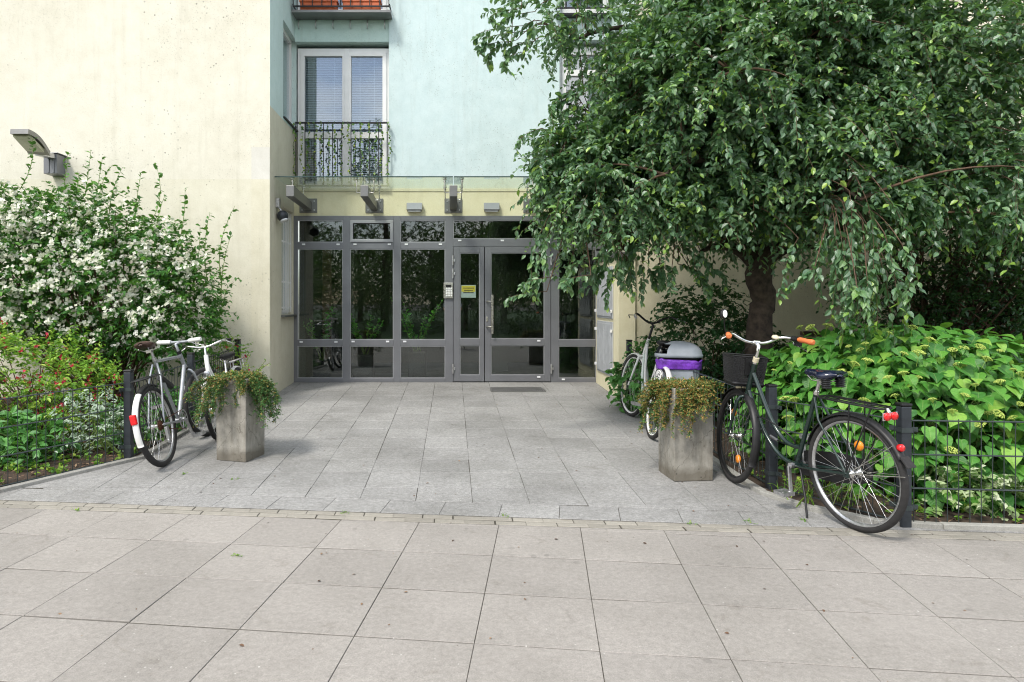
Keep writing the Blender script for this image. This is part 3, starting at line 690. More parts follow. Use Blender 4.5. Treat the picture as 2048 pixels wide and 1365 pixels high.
# railings
def railing(x0, x1, z0, z1, n, slab_=False, deep=.0, label=None):
    y = YB-.07-deep; r = MB()
    r.box(x0, x1, y-.012, y+.012, z1-.012, z1+.012); r.box(x0, x1, y-.010, y+.010, z0+.05, z0+.07)
    for k in range(n):
        x = x0+.008+(x1-x0-.016)*k/(n-1); r.box(x-.006, x+.006, y-.006, y+.006, z0+.071, z1-.013)
    for x in (x0, x1): r.box(x-.008, x+.008, y+.0125, YB+.02, z1-.06, z1-.04); r.box(x-.008, x+.008, y+.0125, YB+.02, z0+.08, z0+.10)
    return r.build('balcony_railing', M['black'], bld)
railing(XL+.03, OX1+.0, OZ0-.03, uz(707), 11)
railing(RX0-.02, RX1+.02, R0-.03, CAMH+(HZ-283)*YB/F, 7)
railing(XL+.03, OX1+.03, P2, P2+.95, 11, deep=.16)
railing(RX0-.05, RX1+.05, P2+.02, P2+.9, 9, deep=.06)
mb = MB(); mb.box(XL+.02, OX1+.05, YB-.25, YB+.02, P2-.035, P2+.004); mb.build('balcony_slab', M['steel'], bld, bevel=.004)
mb = MB(); mb.box(RX0-.06, RX1+.06, YB-.14, YB+.02, P2-.02, P2+.004); mb.build('balcony_slab', M['black'], bld)
for k in range(6):
    x = (597.5+k*34.4-CX)*YB/F; z = P2-.09; h = MB()
    h.tube([(x, YB+.025, z+.05), (x, YB-.03, z+.02), (x+.003, YB-.045, z-.03), (x, YB-.03, z-.07), (x, YB+.02, z-.07)], .008, 6)
    h.build('wall_hook', M['dullalloy'], bld)

# ---- glazed entrance screen
FY0, FY1 = YB-.03, YB+.045
scr = MB()
X = {k: fx(v) for k, v in dict(a0=78, a1=104, b0=370, b1=411, c0=665, c1=705, d0=967, d1=1013, e0=1583, e1=1628, f0=1862).items()}
Xend = XR-.002; ZM0, ZM1 = fz(855), fz(819); ZTr0, ZTr1 = fz(288), fz(250); ZB = ZG+.002; ZB1 = fz(1043); ZTop1 = fz(121)
for a, b in (('a0', 'a1'), ('b0', 'b1'), ('c0', 'c1')): scr.box(X[a], X[b], FY0, FY1, ZB, ZT-.001)
scr.box(X['d0'], X['d1'], FY0, FY1, ZB, ZT-.001); scr.box(X['e0'], X['e1'], FY0, FY1, ZB, ZT-.001)
scr.box(fx(1848), fx(1870), FY0, FY1, ZB, fz(300)); scr.box(Xend-.05, Xend, FY0, FY1, fz(290), ZT-.001); scr.box(fx(1780), fx(1800), FY0, FY1, ZTr1, ZTop1)
for a, b in (('a1', 'b0'), ('b1', 'c0'), ('c1', 'd0')):
    for z0, z1 in ((ZB, ZB1), (ZM0, ZM1), (ZTr0, ZTr1), (ZTop1, ZT-.001)): scr.box(X[a], X[b], FY0, FY1, z0, z1)
scr.box(X['d1'], X['e0'], FY0, FY1, fz(275), fz(230)); scr.box(X['d1'], X['e0'], FY0, FY1, ZTop1, ZT-.001)
for z0, z1 in ((ZB, ZB1), (ZM0, ZM1)): scr.box(X['e1'], fx(1848), FY0, FY1, z0, z1)
scr.box(X['e1'], Xend-.05, FY0, FY1, ZTr0, ZTr1); scr.box(X['e1'], Xend-.05, FY0, FY1, ZTop1, ZT-.001)
screen = scr.build('entrance_screen', M['alu'], bld, bevel=.003)
tf = MB(); ring(tf, X['b1']+.006, X['c0']-.006, fz(250)+.004, fz(121)-.004, .042, FY0-.018, FY0-.001); tf.build('sash', M['alu2'], screen, bevel=.003)
panes = []
def pane(x0, x1, z0, z1, par, yy=YB+.008):
    bd = MB(); ring(bd, x0, x1, z0, z1, .010, yy-.032, yy-.006); bd.build('glazing_bead', M['alu2'], par)
    g = MB(); g.box(x0+.001, x1-.001, yy-.004, yy+.004, z0+.001, z1-.001); g.build('pane', M['glass'], par)
for a, b in (('a1', 'b0'), ('b1', 'c0'), ('c1', 'd0')):
    for z0, z1 in ((ZB1, ZM0), (ZM1, ZTr0), (ZTr1, ZTop1)): pane(X[a], X[b], z0, z1, screen)
pane(X['d1'], X['e0'], fz(230), ZTop1, screen)
pane(X['e1'], fx(1848), ZB1, ZM0, screen); pane(X['e1'], fx(1848), ZM1, ZTr0, screen); pane(X['e1'], fx(1780), ZTr1, ZTop1, screen); pane(fx(1800), Xend-.05, ZTr1, ZTop1, screen)
for i, (u, v) in enumerate([(141, 262), (342, 262), (441, 262), (641, 262), (740, 262), (939, 262), (1052, 240), (1300, 240), (127, 831), (330, 831), (430, 829), (631, 829), (731, 829), (1512, 824), (1512, 1035), (1656, 1050)]):
    c = MB(); x, z = fx(u), fz(v); yy = FY0 if u not in (1512,) else FY0-.014
    c.box(x-.024, x+.024, yy-.010, yy-.001, z-.012, z+.012); c.build('drain_cap', M['cap'], screen, bevel=.003)
# doors
def door(u0, u1, g0, g1, name='door'):
    x0, x1 = fx(u0)+.003, fx(u1)-.003; z0, z1 = ZG+.012, fz(277); y0, y1 = FY0-.012, FY0+.05
    d = MB(); gx0, gx1 = fx(g0), fx(g1); b0, b1, c0, c1 = fz(1024), fz(852), fz(813), fz(312)
    d.box(x0, gx0, y0, y1, z0, z1); d.box(gx1, x1, y0, y1, z0, z1)
    for a, b in ((z0, b0), (b1, c0), (c1, z1)): d.box(gx0, gx1, y0, y1, a, b)
    dr = d.build(name, M['alu'], bld, bevel=.003)
    pane(gx0, gx1, b0, b1, dr, YB+.0); pane(gx0, gx1, c0, c1, dr, YB+.0)
    return dr
dl = door(1014, 1195, 1052, 1168); dr_ = door(1197, 1582, 1233, 1545)
def hinge(u, v, par):
    h = MB(); x, z = fx(u), fz(v); y = FY0-.026
    h.cyl((x, y, z-.065), (x, y, z-.005), .013); h.cyl((x, y, z+.005), (x, y, z+.065), .013); h.box(x-.006, x+.034, y+.004, y+.013, z-.02, z+.02)
    h.cyl((x, y, z-.072), (x, y, z-.065), .009); h.cyl((x, y, z+.065), (x, y, z+.072), .009)
    h.build('hinge', M['dullalloy'], par, bevel=.002)
for v in (355, 432, 987): hinge(1012, v, dl); hinge(1584, v, dr_)
h = MB(); x = fx(1240); yb = FY0-.075
h.cyl((x, yb, fz(783)), (x, yb, fz(556)), .019, n=16)
for v in (595, 742): h.tube([(fx(1208), FY0-.012, fz(v)), (fx(1210), FY0-.05, fz(v)), (x, yb, fz(v))], .011, 8)
h.build('handle', M['inox'], dr_)
h = MB(); x, z = fx(1210), fz(698); h.box(x-.014, x+.014, FY0-.022, FY0-.013, z-.035, z+.035); h.cyl((x, FY0-.028, z+.012), (x, FY0-.02, z+.012), .009); h.build('lock', M['inox'], dr_, bevel=.004)
# notice set on the glass of the narrow leaf
nt_ = E('door_notice', (fx(1102), YB-.012, fz(573)), 'small notice, yellow above and pale below, stuck on the narrow door leaf', 'notice')
x0, x1, z0, z1 = fx(1059), fx(1146), fz(573), fz(499); zm = z0+(z1-z0)*.47
n = MB(); n.box(x0, x1, YB-.014, YB-.010, z0, z1); n.build('backing_sheet', M['pale'], nt_)
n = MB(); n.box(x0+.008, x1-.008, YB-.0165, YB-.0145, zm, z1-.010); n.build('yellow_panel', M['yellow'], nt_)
n = MB()
for k, w in enumerate((.9, .7, .82)): z = z1-.045-k*.033; n.box((x0+x1)/2-(x1-x0)*w*.42, (x0+x1)/2+(x1-x0)*w*.42, YB-.0180, YB-.0168, z-.005, z+.005)
n.build('writing', M['ink'], nt_)
# intercom
ic = E('intercom', (fx(985), FY0, fz(577)), 'pale metal intercom panel with keypad beside the glass door', 'intercom')
x0, x1, z0, z1 = fx(958), fx(1013), fz(577), fz(486)
n = MB(); n.box(x0, x1, FY0-.035, FY0-.001, z0, z1); n.build('housing', M['inox'], ic, bevel=.006)
n = MB(); n.box(x0+.03, x1-.03, FY0-.0375, FY0-.0355, z1-.078, z1-.032); n.build('display', M['black'], ic)
n = MB()
for i in range(4):
    for j in range(3): x = x0+.045+j*.034; z = z0+.042+i*.034; n.box(x-.013, x+.013, FY0-.041, FY0-.0355, z-.013, z+.013)
n.build('keypad', M['white'], ic, bevel=.002)
n = MB(); n.box(x0+.03, x1-.035, FY0-.0372, FY0-.0355, z1-.125, z1-.09); n.build('speaker_slot', M['dullalloy'], ic)
# lobby
ly1 = YB+2.9; lb = MB()
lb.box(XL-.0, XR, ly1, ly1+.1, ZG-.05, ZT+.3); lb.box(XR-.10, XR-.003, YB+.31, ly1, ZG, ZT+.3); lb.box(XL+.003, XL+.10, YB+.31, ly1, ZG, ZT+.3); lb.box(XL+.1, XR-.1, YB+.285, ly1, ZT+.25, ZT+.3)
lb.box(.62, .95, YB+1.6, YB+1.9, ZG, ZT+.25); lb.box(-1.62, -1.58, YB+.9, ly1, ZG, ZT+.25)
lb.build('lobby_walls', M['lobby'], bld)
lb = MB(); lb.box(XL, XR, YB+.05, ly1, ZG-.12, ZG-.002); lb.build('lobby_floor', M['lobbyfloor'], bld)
lb = MB(); lb.box(-2.06, -1.92, YB+.75, YB+.82, ZG, ZG+2.05); lb.build('inner_door', M['wood'], bld, bevel=.004)
def potted(px, py0, Y, w, h, ns, sh, label):
    x = (px-CX)*Y/F; g = ZG
    t = E('house_plant', (x, Y, g), label, 'house plant', 'plants inside the lobby glass')
    pt = MB(); pt.box(x-w/2, x+w/2, Y-w/2, Y+w/2, g, g+h); pt.build('pot', M['black'], t, bevel=.01)
    P0 = np.array([[x, Y, g+h]]*ns)+RNG.normal(0, .03, (ns, 3))*[1, 1, 0]; an = RNG.random(ns)*6.28
    D0 = np.stack([np.cos(an)*.42, np.sin(an)*.3, np.ones(ns)], 1); Lq = sh*(.7+.4*RNG.random(ns))
    T = twigs(P0, D0, Lq, .16, 7); v, f = nptubes(T, np.linspace(.008, .003, 7)[None]*np.ones((ns, 1)), 4)
    rawmesh('stems', v, f, np.full(len(f), .6), M['stemg'], t, True)
    p, D, N, s, u = leaves_on(T, 18, .085, 1.0, 0, .15, .25); leafmesh('foliage', LEAF, p, D, N, s, RNG.random(len(p)), M['zz'], t)
potted(645, 0, 10.42, .26, .30, 7, .95, 'green house plant behind the leftmost tall pane')
potted(728, 0, 10.40, .30, .38, 8, .75, 'green house plant in a black square pot behind the second tall pane')
potted(834, 0, 10.45, .26, .42, 10, 1.0, 'largest green house plant behind the pane left of the intercom')
# recess side: projecting meter housing with grey doors
mh = E('meter_housing', (2.22, YF, gz(YF)), 'cream masonry meter housing with sloping grey cap and grey metal doors', 'meter cabinet')
MX = 2.105; m_ = MB(); m_.prism([(MX, YF-.04), (XR-.004, YF-.04), (XR-.004, YB-.034), (MX, YB-.034)], lambda y: SL*y-.1, 2.12); m_.build('housing', M['cream_low'], mh, bevel=.006)
m_ = MB(); m_.box(MX-.035, XR-.004, YF-.075, YB-.036, 2.122, 2.165); m_.box(MX-.02, XR-.004, YF-.06, YB-.036, 2.166, 2.19); m_.build('cap', M['steel'], mh, bevel=.006)
yd0, yd1 = 8.92, 9.86
def zat(py, Y): return CAMH+(HZ-py)*Y/F
for z0, z1 in ((zat(749, 9.3), zat(643, 9.3)), (zat(637, 9.3), zat(535, 9.3))):
    d = MB(); d.box(MX-.018, MX-.001, yd0, yd1, z0, z1)
    fr = d.build('door_frame', M['cabinet'], mh, bevel=.004)
    for a, b in ((yd0+.03, (yd0+yd1)/2-.006), ((yd0+yd1)/2+.006, yd1-.03)):
        q = MB(); q.box(MX-.030, MX-.0185, a, b, z0+.03, z1-.03)
        for k in range(5):
            y = a+.06+k*(b-a-.12)/4; zz0 = z0+(.14 if k in (0, 2, 4) else .26); zz1 = z1-(.12 if k % 2 == 0 else .2)
            q.box(MX-.0365, MX-.0305, y-.011, y+.011, zz0, zz1)
        q.build('door', M['cabinet'], fr, bevel=.003)
    q = MB()
    for z in (z0+.10, z1-.12): q.box(MX-.05, MX-.019, yd1-.005, yd1+.03, z-.02, z+.02); q.box(MX-.045, MX-.019, yd0-.01, yd0+.012, z-.02, z+.02)
    q.build('hinges', M['cap'], fr, bevel=.003)
# ---- canopy
CZ = 3.185; cn = E('glass_canopy', (0, YB, CZ), 'frameless glass canopy on grey steel arms above the entrance', 'canopy')
bx = [-2.12, -1.150, .012, 1.172, 2.10]
xs = [XL+.006, bx[1], bx[2], bx[3], XR-.006]
for a, b in zip(xs[:-1], xs[1:]):
    g = MB(); g.box(a+.006, b-.006, 8.90, YB-.012, CZ-.006, CZ+.006); gp = g.build('glass_sheet', M['canopyglass'], cn)
    g = MB(); g.box(a+.006, b-.006, 8.888, 8.8995, CZ-.007, CZ+.007); g.build('edge', M['edge'], gp)
for i, x in enumerate(bx):
    b = MB(); b.add([(x-.052, 8.90, 2.93), (x+.052, 8.90, 2.93), (x+.052, 8.90, 3.075), (x-.052, 8.90, 3.075), (x-.052, YB-.02, 2.905), (x+.052, YB-.02, 2.905), (x+.052, YB-.02, 3.03), (x-.052, YB-.02, 3.03)],
                    [(0, 1, 2, 3), (7, 6, 5, 4), (0, 4, 5, 1), (1, 5, 6, 2), (2, 6, 7, 3), (3, 7, 4, 0)])
    bo = b.build('arm', M['steel'], cn, bevel=.005)
    b = MB(); b.box(x-.13, x+.13, YB-.022, YB-.001, 2.865, 3.075); b.build('wall_plate', M['steel'], bo, bevel=.004)
    b = MB()
    for sx in (-.09, .09):
        for z in (2.905, 3.035): b.cyl((x+sx, YB-.023, z), (x+sx, YB-.034, z), .011, n=6)
    b.build('bolts', M['dullalloy'], bo)
    b = MB()
    for Yp in (8.99, 9.66):
        for s in ((1,) if i == 0 else (-1,) if i == 4 else (-1, 1)):
            w = .115; zb = 2.995
            if i in (0, 4): b.cyl((x+s*.01, Yp, 3.05), (x+s*.01, Yp, CZ-.008), .008, n=8); q = x+s*.01
            else: b.tube([(x+s*.052, Yp, zb), (x+s*w, Yp, zb), (x+s*w, Yp, zb+.012), (x+s*w, Yp, CZ-.008)], .0075, 8); q = x+s*w
            b.cyl((q, Yp, CZ-.020), (q, Yp, CZ-.0065), .026, n=14); b.cyl((q, Yp, CZ-.05), (q, Yp, CZ-.034), .017, n=10); b.cyl((q, Yp, CZ+.0065), (q, Yp, CZ+.02), .026, n=14)
    b.build('glass_holder', M['inox'], bo)
# box lamps over the door
for i, (u, l) in enumerate(((788, 'grey box lamp on the lintel, the one further left, between two canopy arms'), (1237, 'grey box lamp on the lintel nearer the tree, right above the door'))):
    x, z = fx(u), fz(46); t = E('wall_lamp', (x, YB, z-.09), l, 'wall lamp', 'box lamps over the entrance')
    b = MB(); b.add([(x-.115, YB-.09, z-.04), (x+.115, YB-.09, z-.04), (x+.115, YB-.075, z+.062), (x-.115, YB-.075, z+.062), (x-.11, YB-.007, z-.06), (x+.11, YB-.007, z-.06), (x+.11, YB-.007, z+.058), (x-.11, YB-.007, z+.058)],
                    [(0, 1, 2, 3), (7, 6, 5, 4), (0, 4, 5, 1), (1, 5, 6, 2), (2, 6, 7, 3), (3, 7, 4, 0)]); b.build('housing', M['alu2'], t, bevel=.006)
    b = MB(); b.box(x-.09, x+.09, YB-.07, YB-.02, z-.066, z-.052); b.build('diffuser', M['cap'], t)
# ball spot on the left side wall
t = E('spot_lamp', (XL, 8.98, 2.62), 'dark ball spotlight on a bracket on the recess side wall', 'spotlight')
b = MB(); yy = 9.02; b.box(XL+.001, XL+.05, yy-.04, yy+.04, 2.80, 2.92); b.tube([(XL+.03, yy, 2.81), (XL+.06, yy, 2.77), (XL+.07, yy, 2.74)], .012, 6); b.build('bracket', M['dullalloy'], t, bevel=.003)
b = MB(); b.ball((XL+.085, yy, 2.69), .075, 12); b.build('housing', M['anth'], t)
b = MB(); b.lathe((XL+.105, yy-.01, 2.64), (.4, -.1, -1), [(.05, 0), (.055, .02), (.0, .022)], 16); b.build('lens', M['cap'], t)
# big area lamp on the left wall
lx0, lx1 = Wp(85, 0, 8.5).x, Wp(117, 0, 8.5).x; zt, zb = Wp(0, 307, 8.5).z, Wp(0, 347, 8.5).z
t = E('area_lamp', ((lx0+lx1)/2, YF, zb), 'flat tilted area lamp on a blue grey bracket box above the white flowering shrub', 'lamp')
b = MB(); b.box(lx0, lx1-.03, 8.52, YF-.002, zb, zt); b.box(lx0+.055, lx0+.075, 8.512, 8.5195, zb+.01, zt-.01); b.box(lx1-.08, lx1-.06, 8.512, 8.5195, zb+.01, zt-.01); b.box(lx0-.01, lx1-.01, 8.50, YF-.002, zt+.001, zt+.012); b.build('bracket_box', M['alu'], t, bevel=.004)
# head: a shallow curved tray reaching up and out to the left, lens underneath
def headpts(px, py, Y): return Wp(px, py, Y)
A0 = headpts(20, 268, 7.6); A1 = headpts(56, 268, 7.6); B0 = headpts(56, 308, 8.25); B1 = headpts(100, 312, 8.25)
nrm_ = (A1-A0).cross(B0-A0).normalized(); 
if nrm_.z < 0: nrm_ = -nrm_
b = MB(); nseg = 8; vs = []
for i in range(nseg+1):
    s = i/nseg; bulge = math.sin(s*math.pi)*.05
    for k in range(3):
        tt = k/2; p = A0.lerp(B0, s).lerp(A1.lerp(B1, s), tt)+nrm_*bulge; vs += [p, p+nrm_*.055]
fs = []
for i in range(nseg):
    for k in range(2):
        a = (i*3+k)*2; c = ((i+1)*3+k)*2; fs += [(a, a+2, c+2, c), (a+1, c+1, c+3, a+3)]
    a = i*6; c = a+6; fs += [(a, c, c+1, a+1), (a+4, a+5, c+5, c+4)]
fs += [(0, 1, 3, 2), (2, 3, 5, 4), (nseg*6, nseg*6+2, nseg*6+3, nseg*6+1), (nseg*6+2, nseg*6+4, nseg*6+5, nseg*6+3)]
b.add(vs, fs, False); b.build('lamp_head', M['steel'], t)
b = MB(); q = [A0.lerp(B0, .08).lerp(A1.lerp(B1, .08), .08), A0.lerp(B0, .08).lerp(A1.lerp(B1, .08), .92), A0.lerp(B0, .8).lerp(A1.lerp(B1, .8), .92), A0.lerp(B0, .8).lerp(A1.lerp(B1, .8), .08)]
b.add([p-nrm_*.012 for p in q]+[p-nrm_*.002+nrm_*.03 for p in q], [(0, 1, 2, 3), (7, 6, 5, 4), (0, 4, 5, 1), (1, 5, 6, 2), (2, 6, 7, 3), (3, 7, 4, 0)]); b.build('lens', M['lens'], t)
b = MB(); b.bar(B0.lerp(B1, .5)+nrm_*.02, Vector(((lx0+lx1)/2, 8.56, zt-.03)), .10, .06); b.build('arm', M['dullalloy'], t, bevel=.004)
# flower boxes on the upper railing
for i, (u0, u1, l) in enumerate(((172, 392, 'left terracotta flower box on the upper balcony'), (413, 636, 'right terracotta flower box on the upper balcony'))):
    x0, x1 = ux(u0, YB-.12), ux(u1, YB-.12); z0 = P2+.015; t = E('flower_box', ((x0+x1)/2, YB-.12, z0), l, 'flower box', 'terracotta boxes on the upper balcony')
    b = MB(); b.box(x0+.015, x1-.015, YB-.20, YB-.075, z0, z0+.12); b.box(x0, x1, YB-.21, YB-.065, z0+.121, z0+.15)
    b.build('box', M['terracotta'], t, bevel=.012)
    k = 60; P0 = np.stack([RNG.uniform(x0+.04, x1-.04, k), RNG.uniform(YB-.18, YB-.1, k), np.full(k, z0+.14)], 1); D0 = RNG.normal(0, .5, (k, 3)); D0[:, 2] = 1
    v, f = nptubes(twigs(P0, D0, .06+.1*RNG.random(k), .5, 4), np.full((k, 4), .002)); rawmesh('dry_stems', v, f, np.full(len(f), .5), M['twig'], t)
# ivy garland on the railing of the left French window
k = 11; P0 = []; 
ivx0, ivx1, ivz0, ivz1 = XL+.03, OX1, OZ0+.02, uz(700)
iv = []
for j in range(15):
    x = ivx0+(ivx1-ivx0)*j/14; T = [[x+RNG.normal(0, .018), YB-.075-RNG.random()*.02, ivz1-(ivz1-ivz0)*i/11] for i in range(12)]; iv.append(T)
iv = np.array(iv); v, f = nptubes(iv, np.full(iv.shape[:2], .0022))
t = E('ivy_garland', ((ivx0+ivx1)/2, YB-.08, ivz0), 'artificial ivy garland wound through the black window railing', 'ivy garland')
rawmesh('vine', v, f, np.full(len(f), .3), M['stemg'], t)
p, D, N, s, u = leaves_on(iv, 30, .042, .9, .2, .5, .0); N = nrm(np.array([0, -1, .3])+RNG.normal(0, .4, D.shape)); leafmesh('foliage', HEART, p, D, N, s, RNG.random(len(p)), M['ivy'], t)
b = MB(); p = Wp(1455, 362, YF-.02); b.box(p.x-.07, p.x+.07, YF-.02, YF-.001, p.z-.05, p.z+.05); tag(b.build('wall_sign', M['blue'], bevel=.003), 'small blue enamel sign on the cream wall behind the tree', 'sign')
#==PART3==
# ================================================================== FENCES
ZR = [.022, .237, .446, .656]
def fence_post(x, y, par, top=.745, clamps=((1, 0),)):
    g = gz(y); p = MB(); p.box(x-.031, x+.031, y-.031, y+.031, g-.05, g+top); po = p.build('post', M['anth'], par, bevel=.006)
    c = MB(); c.box(x-.034, x+.034, y-.034, y+.034, g+top+.001, g+top+.02); c.build('cap', M['black'], po, bevel=.006)
    for z in (.12, .60):
        c = MB(); c.box(x-.036, x+.036, y-.036, y+.036, g+z-.014, g+z+.014)
        for dx, dy in clamps:
            d = Vector((dx, dy, 0)).normalized(); q = Vector((x, y, g+z)); nn = Vector((d.y, -d.x, 0))
            c.bar(q+d*.03, q+d*.082, .008, .03); c.cyl(q+d*.06-nn*.012, q+d*.06+nn*.012, .010, n=8)
        c.build('clamp', M['wire'], po)
def fence_panel(a, b, par, pitch=.0655):
    a = Vector(a); b = Vector(b); d = (b-a).normalized(); a2 = a+d*.045; b2 = b-d*.045; L_ = (b2-a2).length; n = max(2, int(L_/pitch)); mb = MB()
    nn = Vector((d.y, -d.x))
    for z in ZR:
        for s in (-.0065, .0065):
            p = Vector((a2.x+nn.x*s, a2.y+nn.y*s, gz(a2.y)+z)); q = Vector((b2.x+nn.x*s, b2.y+nn.y*s, gz(b2.y)+z)); mb.cyl(p, q, .004, n=6)
    for k in range(n+1):
        p = a2+(b2-a2)*((k+.5*(L_/pitch-n))/max(1, L_/pitch)); g = gz(p.y); mb.cyl((p.x, p.y, g+.005), (p.x, p.y, g+ZR[3]+.012), .0028, n=5)
    return mb.build('mesh_panel', M['wire'], par)
def fence(pts, base, label):
    t = E('garden_fence', base, label, 'fence'); pts = [Vector(p) for p in pts]
    for a, b in zip(pts[:-1], pts[1:]): fence_panel(a, b, t)
    for i, p in enumerate(pts):
        cl = []
        if i > 0: d = pts[i-1]-p; cl.append((d.x, d.y))
        if i < len(pts)-1: d = pts[i+1]-p; cl.append((d.x, d.y))
        fence_post(p.x, p.y, t, .745, cl)
fence([(-6.0, 5.12), (-3.50, 4.70), (-2.735, 5.765), (-2.715, 7.08), (-2.70, 8.58)], (-2.735, 5.765, gz(5.765)), 'low dark wire mesh fence in front of the red and white flowering shrubs')
fence([(2.20, 8.5), (2.26, 6.75), (2.33, 4.99), (2.80, 4.235), (5.2, 4.02)], (2.8, 4.235, gz(4.235)), 'low dark wire mesh fence along the large leaved hydrangea bed')

# ================================================================== PLANTERS
def planter(c, u, w, h, label):
    c = Vector(c); u = Vector((u[0], u[1], 0)).normalized(); v = Vector((-u.y, u.x, 0)); g = gz(c.y)
    mat = Matrix(((u.x, v.x, 0, c.x), (u.y, v.y, 0, c.y), (0, 0, 1, g), (0, 0, 0, 1)))
    t = E('concrete_planter', label=label, cat='planter', group='square concrete planters flanking the path', mat=mat)
    hw = w/2; tw = hw+.004; m = MB(); th = .03
    A = [(-hw, -hw), (hw, -hw), (hw, hw), (-hw, hw)]; B = [(x/hw*tw, y/hw*tw) for x, y in A]; C = [(x/hw*(tw-th), y/hw*(tw-th)) for x, y in A]
    vs = [(x, y, -.004) for x, y in A]+[(x, y, h) for x, y in B]+[(x, y, h) for x, y in C]+[(x, y, h-.06) for x, y in C]
    fs = [(3, 2, 1, 0)]+[(i, (i+1) % 4, 4+(i+1) % 4, 4+i) for i in range(4)]+[(4+i, 4+(i+1) % 4, 8+(i+1) % 4, 8+i) for i in range(4)]+[(8+i, 8+(i+1) % 4, 12+(i+1) % 4, 12+i) for i in range(4)]
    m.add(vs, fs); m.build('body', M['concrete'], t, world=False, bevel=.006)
    s = MB(); k = tw-th-.001; s.box(-k, k, -k, k, h-.2, h-.055); s.build('soil', M['soil'], t, world=False)
    return mat, h
def juniper(mat, h, w, label, dirs, seed, gold):
    rg = np.random.default_rng(seed); c = mat.translation; t = E('juniper', (c.x, c.y, c.z+h-.055), label, 'juniper', 'trailing junipers in the planters')
    Ts = []; Rn = []
    for (ax, n, reach, hang, spread, brown) in dirs:      # local angle, count
        for _ in range(n):
            an = R(ax)+rg.normal(0, R(spread)); d = np.array([math.cos(an), math.sin(an)]); e = w/2/max(abs(d[0]), abs(d[1]))
            off = rg.normal(0, w*.22, 2); off = np.clip(off, -w*.42, w*.42); r0 = 0; rr = reach*(.5+.65*rg.random()); hh = hang*(.35+.8*rg.random())
            edge = off+d*e*.9; tip = edge+d*rr+rg.normal(0, .025, 2)
            top = h-.005+.045*rg.random()
            P0 = (*off, h-.04); P1 = (*(off*.5+edge*.5), top+.02); P2 = (*(edge+d*rr*.9), top); P3 = (*tip, h-hh)
            q = bez(P0, P1, P2, P3, n=13); Ts.append([list(mat @ Vector(p)) for p in q]); Rn.append(brown)
    T = np.array(Ts); v, f = nptubes(T, np.linspace(.0045, .0012, T.shape[1])[None]*np.ones((len(T), 1)), 4)
    rawmesh('branches', v, f, np.full(len(f), .4), M['twig'], t, True)
    # short side sprays with scale leaves
    k, m, _ = T.shape; P0 = []; D0 = []; RB = []
    for i in range(k):
        for j in range(60):
            u = .22+.78*rg.random(); a = u*(m-1); ii = min(int(a), m-2); p = T[i, ii]*(1-(a-ii))+T[i, ii+1]*(a-ii); tn = nrm(T[i, ii+1]-T[i, ii])
            P0.append(p); D0.append(tn*.8+rg.normal(0, .75, 3)); RB.append(Rn[i]+.25*(1-u))
    P0 = np.array(P0); D0 = np.array(D0); S_ = twigs(P0, D0, .022+.04*rg.random(len(P0)), .15, 4)
    global RNG; p, D, N, s, u = leaves_on(S_, 12, .021, .9, 0, .4, 0)
    br = np.repeat(np.array(RB), 12); rnd = np.clip(np.where(rg.random(len(p)) < br, .62+.38*rg.random(len(p)), .5*rg.random(len(p))), 0, 1)
    leafmesh('foliage', SPIKE, p, D, N, s, rnd, M['juniper'], t, wid=1.6)
    return t
cL = Vector((-1.99, 5.77)); fL = Vector((-1.727, 5.69)); bL = Vector((-1.61, 5.96)); u = (fL-cL).normalized()
cc = (cL+fL)/2+Vector((-u.y, u.x))*.14
mL, hL = planter((cc.x, cc.y, 0), u, .285, .69, 'left square concrete planter, its trailing juniper half green, beside the grey bicycle')
juniper(mL, hL, .285, 'green and brown juniper sprays hanging over the left planter', [(190, 24, .19, .34, 20, .22), (255, 8, .05, .24, 26, .12), (-8, 22, .14, .36, 24, .05), (60, 8, .04, .05, 40, .5), (300, 8, .03, .1, 20, .3)], 3, .5)
rf = Vector((1.673, 5.155)); rr_ = Vector((1.981, 5.185)); u = (rr_-rf).normalized(); cc = (rf+rr_)/2+Vector((-u.y, u.x))*.15
mR, hR = planter((cc.x, cc.y, 0), u, .305, .70, 'right square concrete planter with golden brown juniper, beside the dark green bicycle')
juniper(mR, hR, .305, 'golden brown juniper sprays hanging over the right planter', [(185, 26, .10, .30, 24, .45), (262, 17, .03, .27, 12, .5), (305, 8, .03, .18, 12, .35), (20, 10, .02, .05, 25, .35), (90, 16, .05, .03, 50, .3)], 5, .6)

# ================================================================== LITTER BIN
def rrect(w, d, r, n=6):
    out = []
    for cx, cy, a0 in ((w/2-r, d/2-r, 0), (-w/2+r, d/2-r, 90), (-w/2+r, -d/2+r, 180), (w/2-r, -d/2+r, 270)):
        for i in range(n+1): a = R(a0+90*i/n); out.append((cx+r*math.cos(a), cy+r*math.sin(a)))
    return out
by = 6.62; bxc = (1357-CX)*by/F; bg_ = gz(by)-.085; ang = R(-18)
bm_ = Matrix.Translation((bxc, by, bg_)) @ Matrix.Rotation(ang, 4, 'Z')
bin_ = E('litter_bin', label='grey plastic litter bin with a domed lid and a purple liner', cat='litter bin', mat=bm_)
def loft(mb, rings, closed_top=False, skip=None):
    n = len(rings[0]); base = len(mb.v); vs = [p for r in rings for p in r]; fs = []
    for i in range(len(rings)-1):
        for k in range(n):
            if skip and skip(i, k): continue
            fs.append((i*n+k, i*n+(k+1) % n, (i+1)*n+(k+1) % n, (i+1)*n+k))
    if closed_top: fs.append(tuple((len(rings)-1)*n+k for k in range(n)))
    mb.add(vs, fs, True)
def ringz(w, d, r, z, n=6): return [(x, y, z) for x, y in rrect(w, d, r, n)]
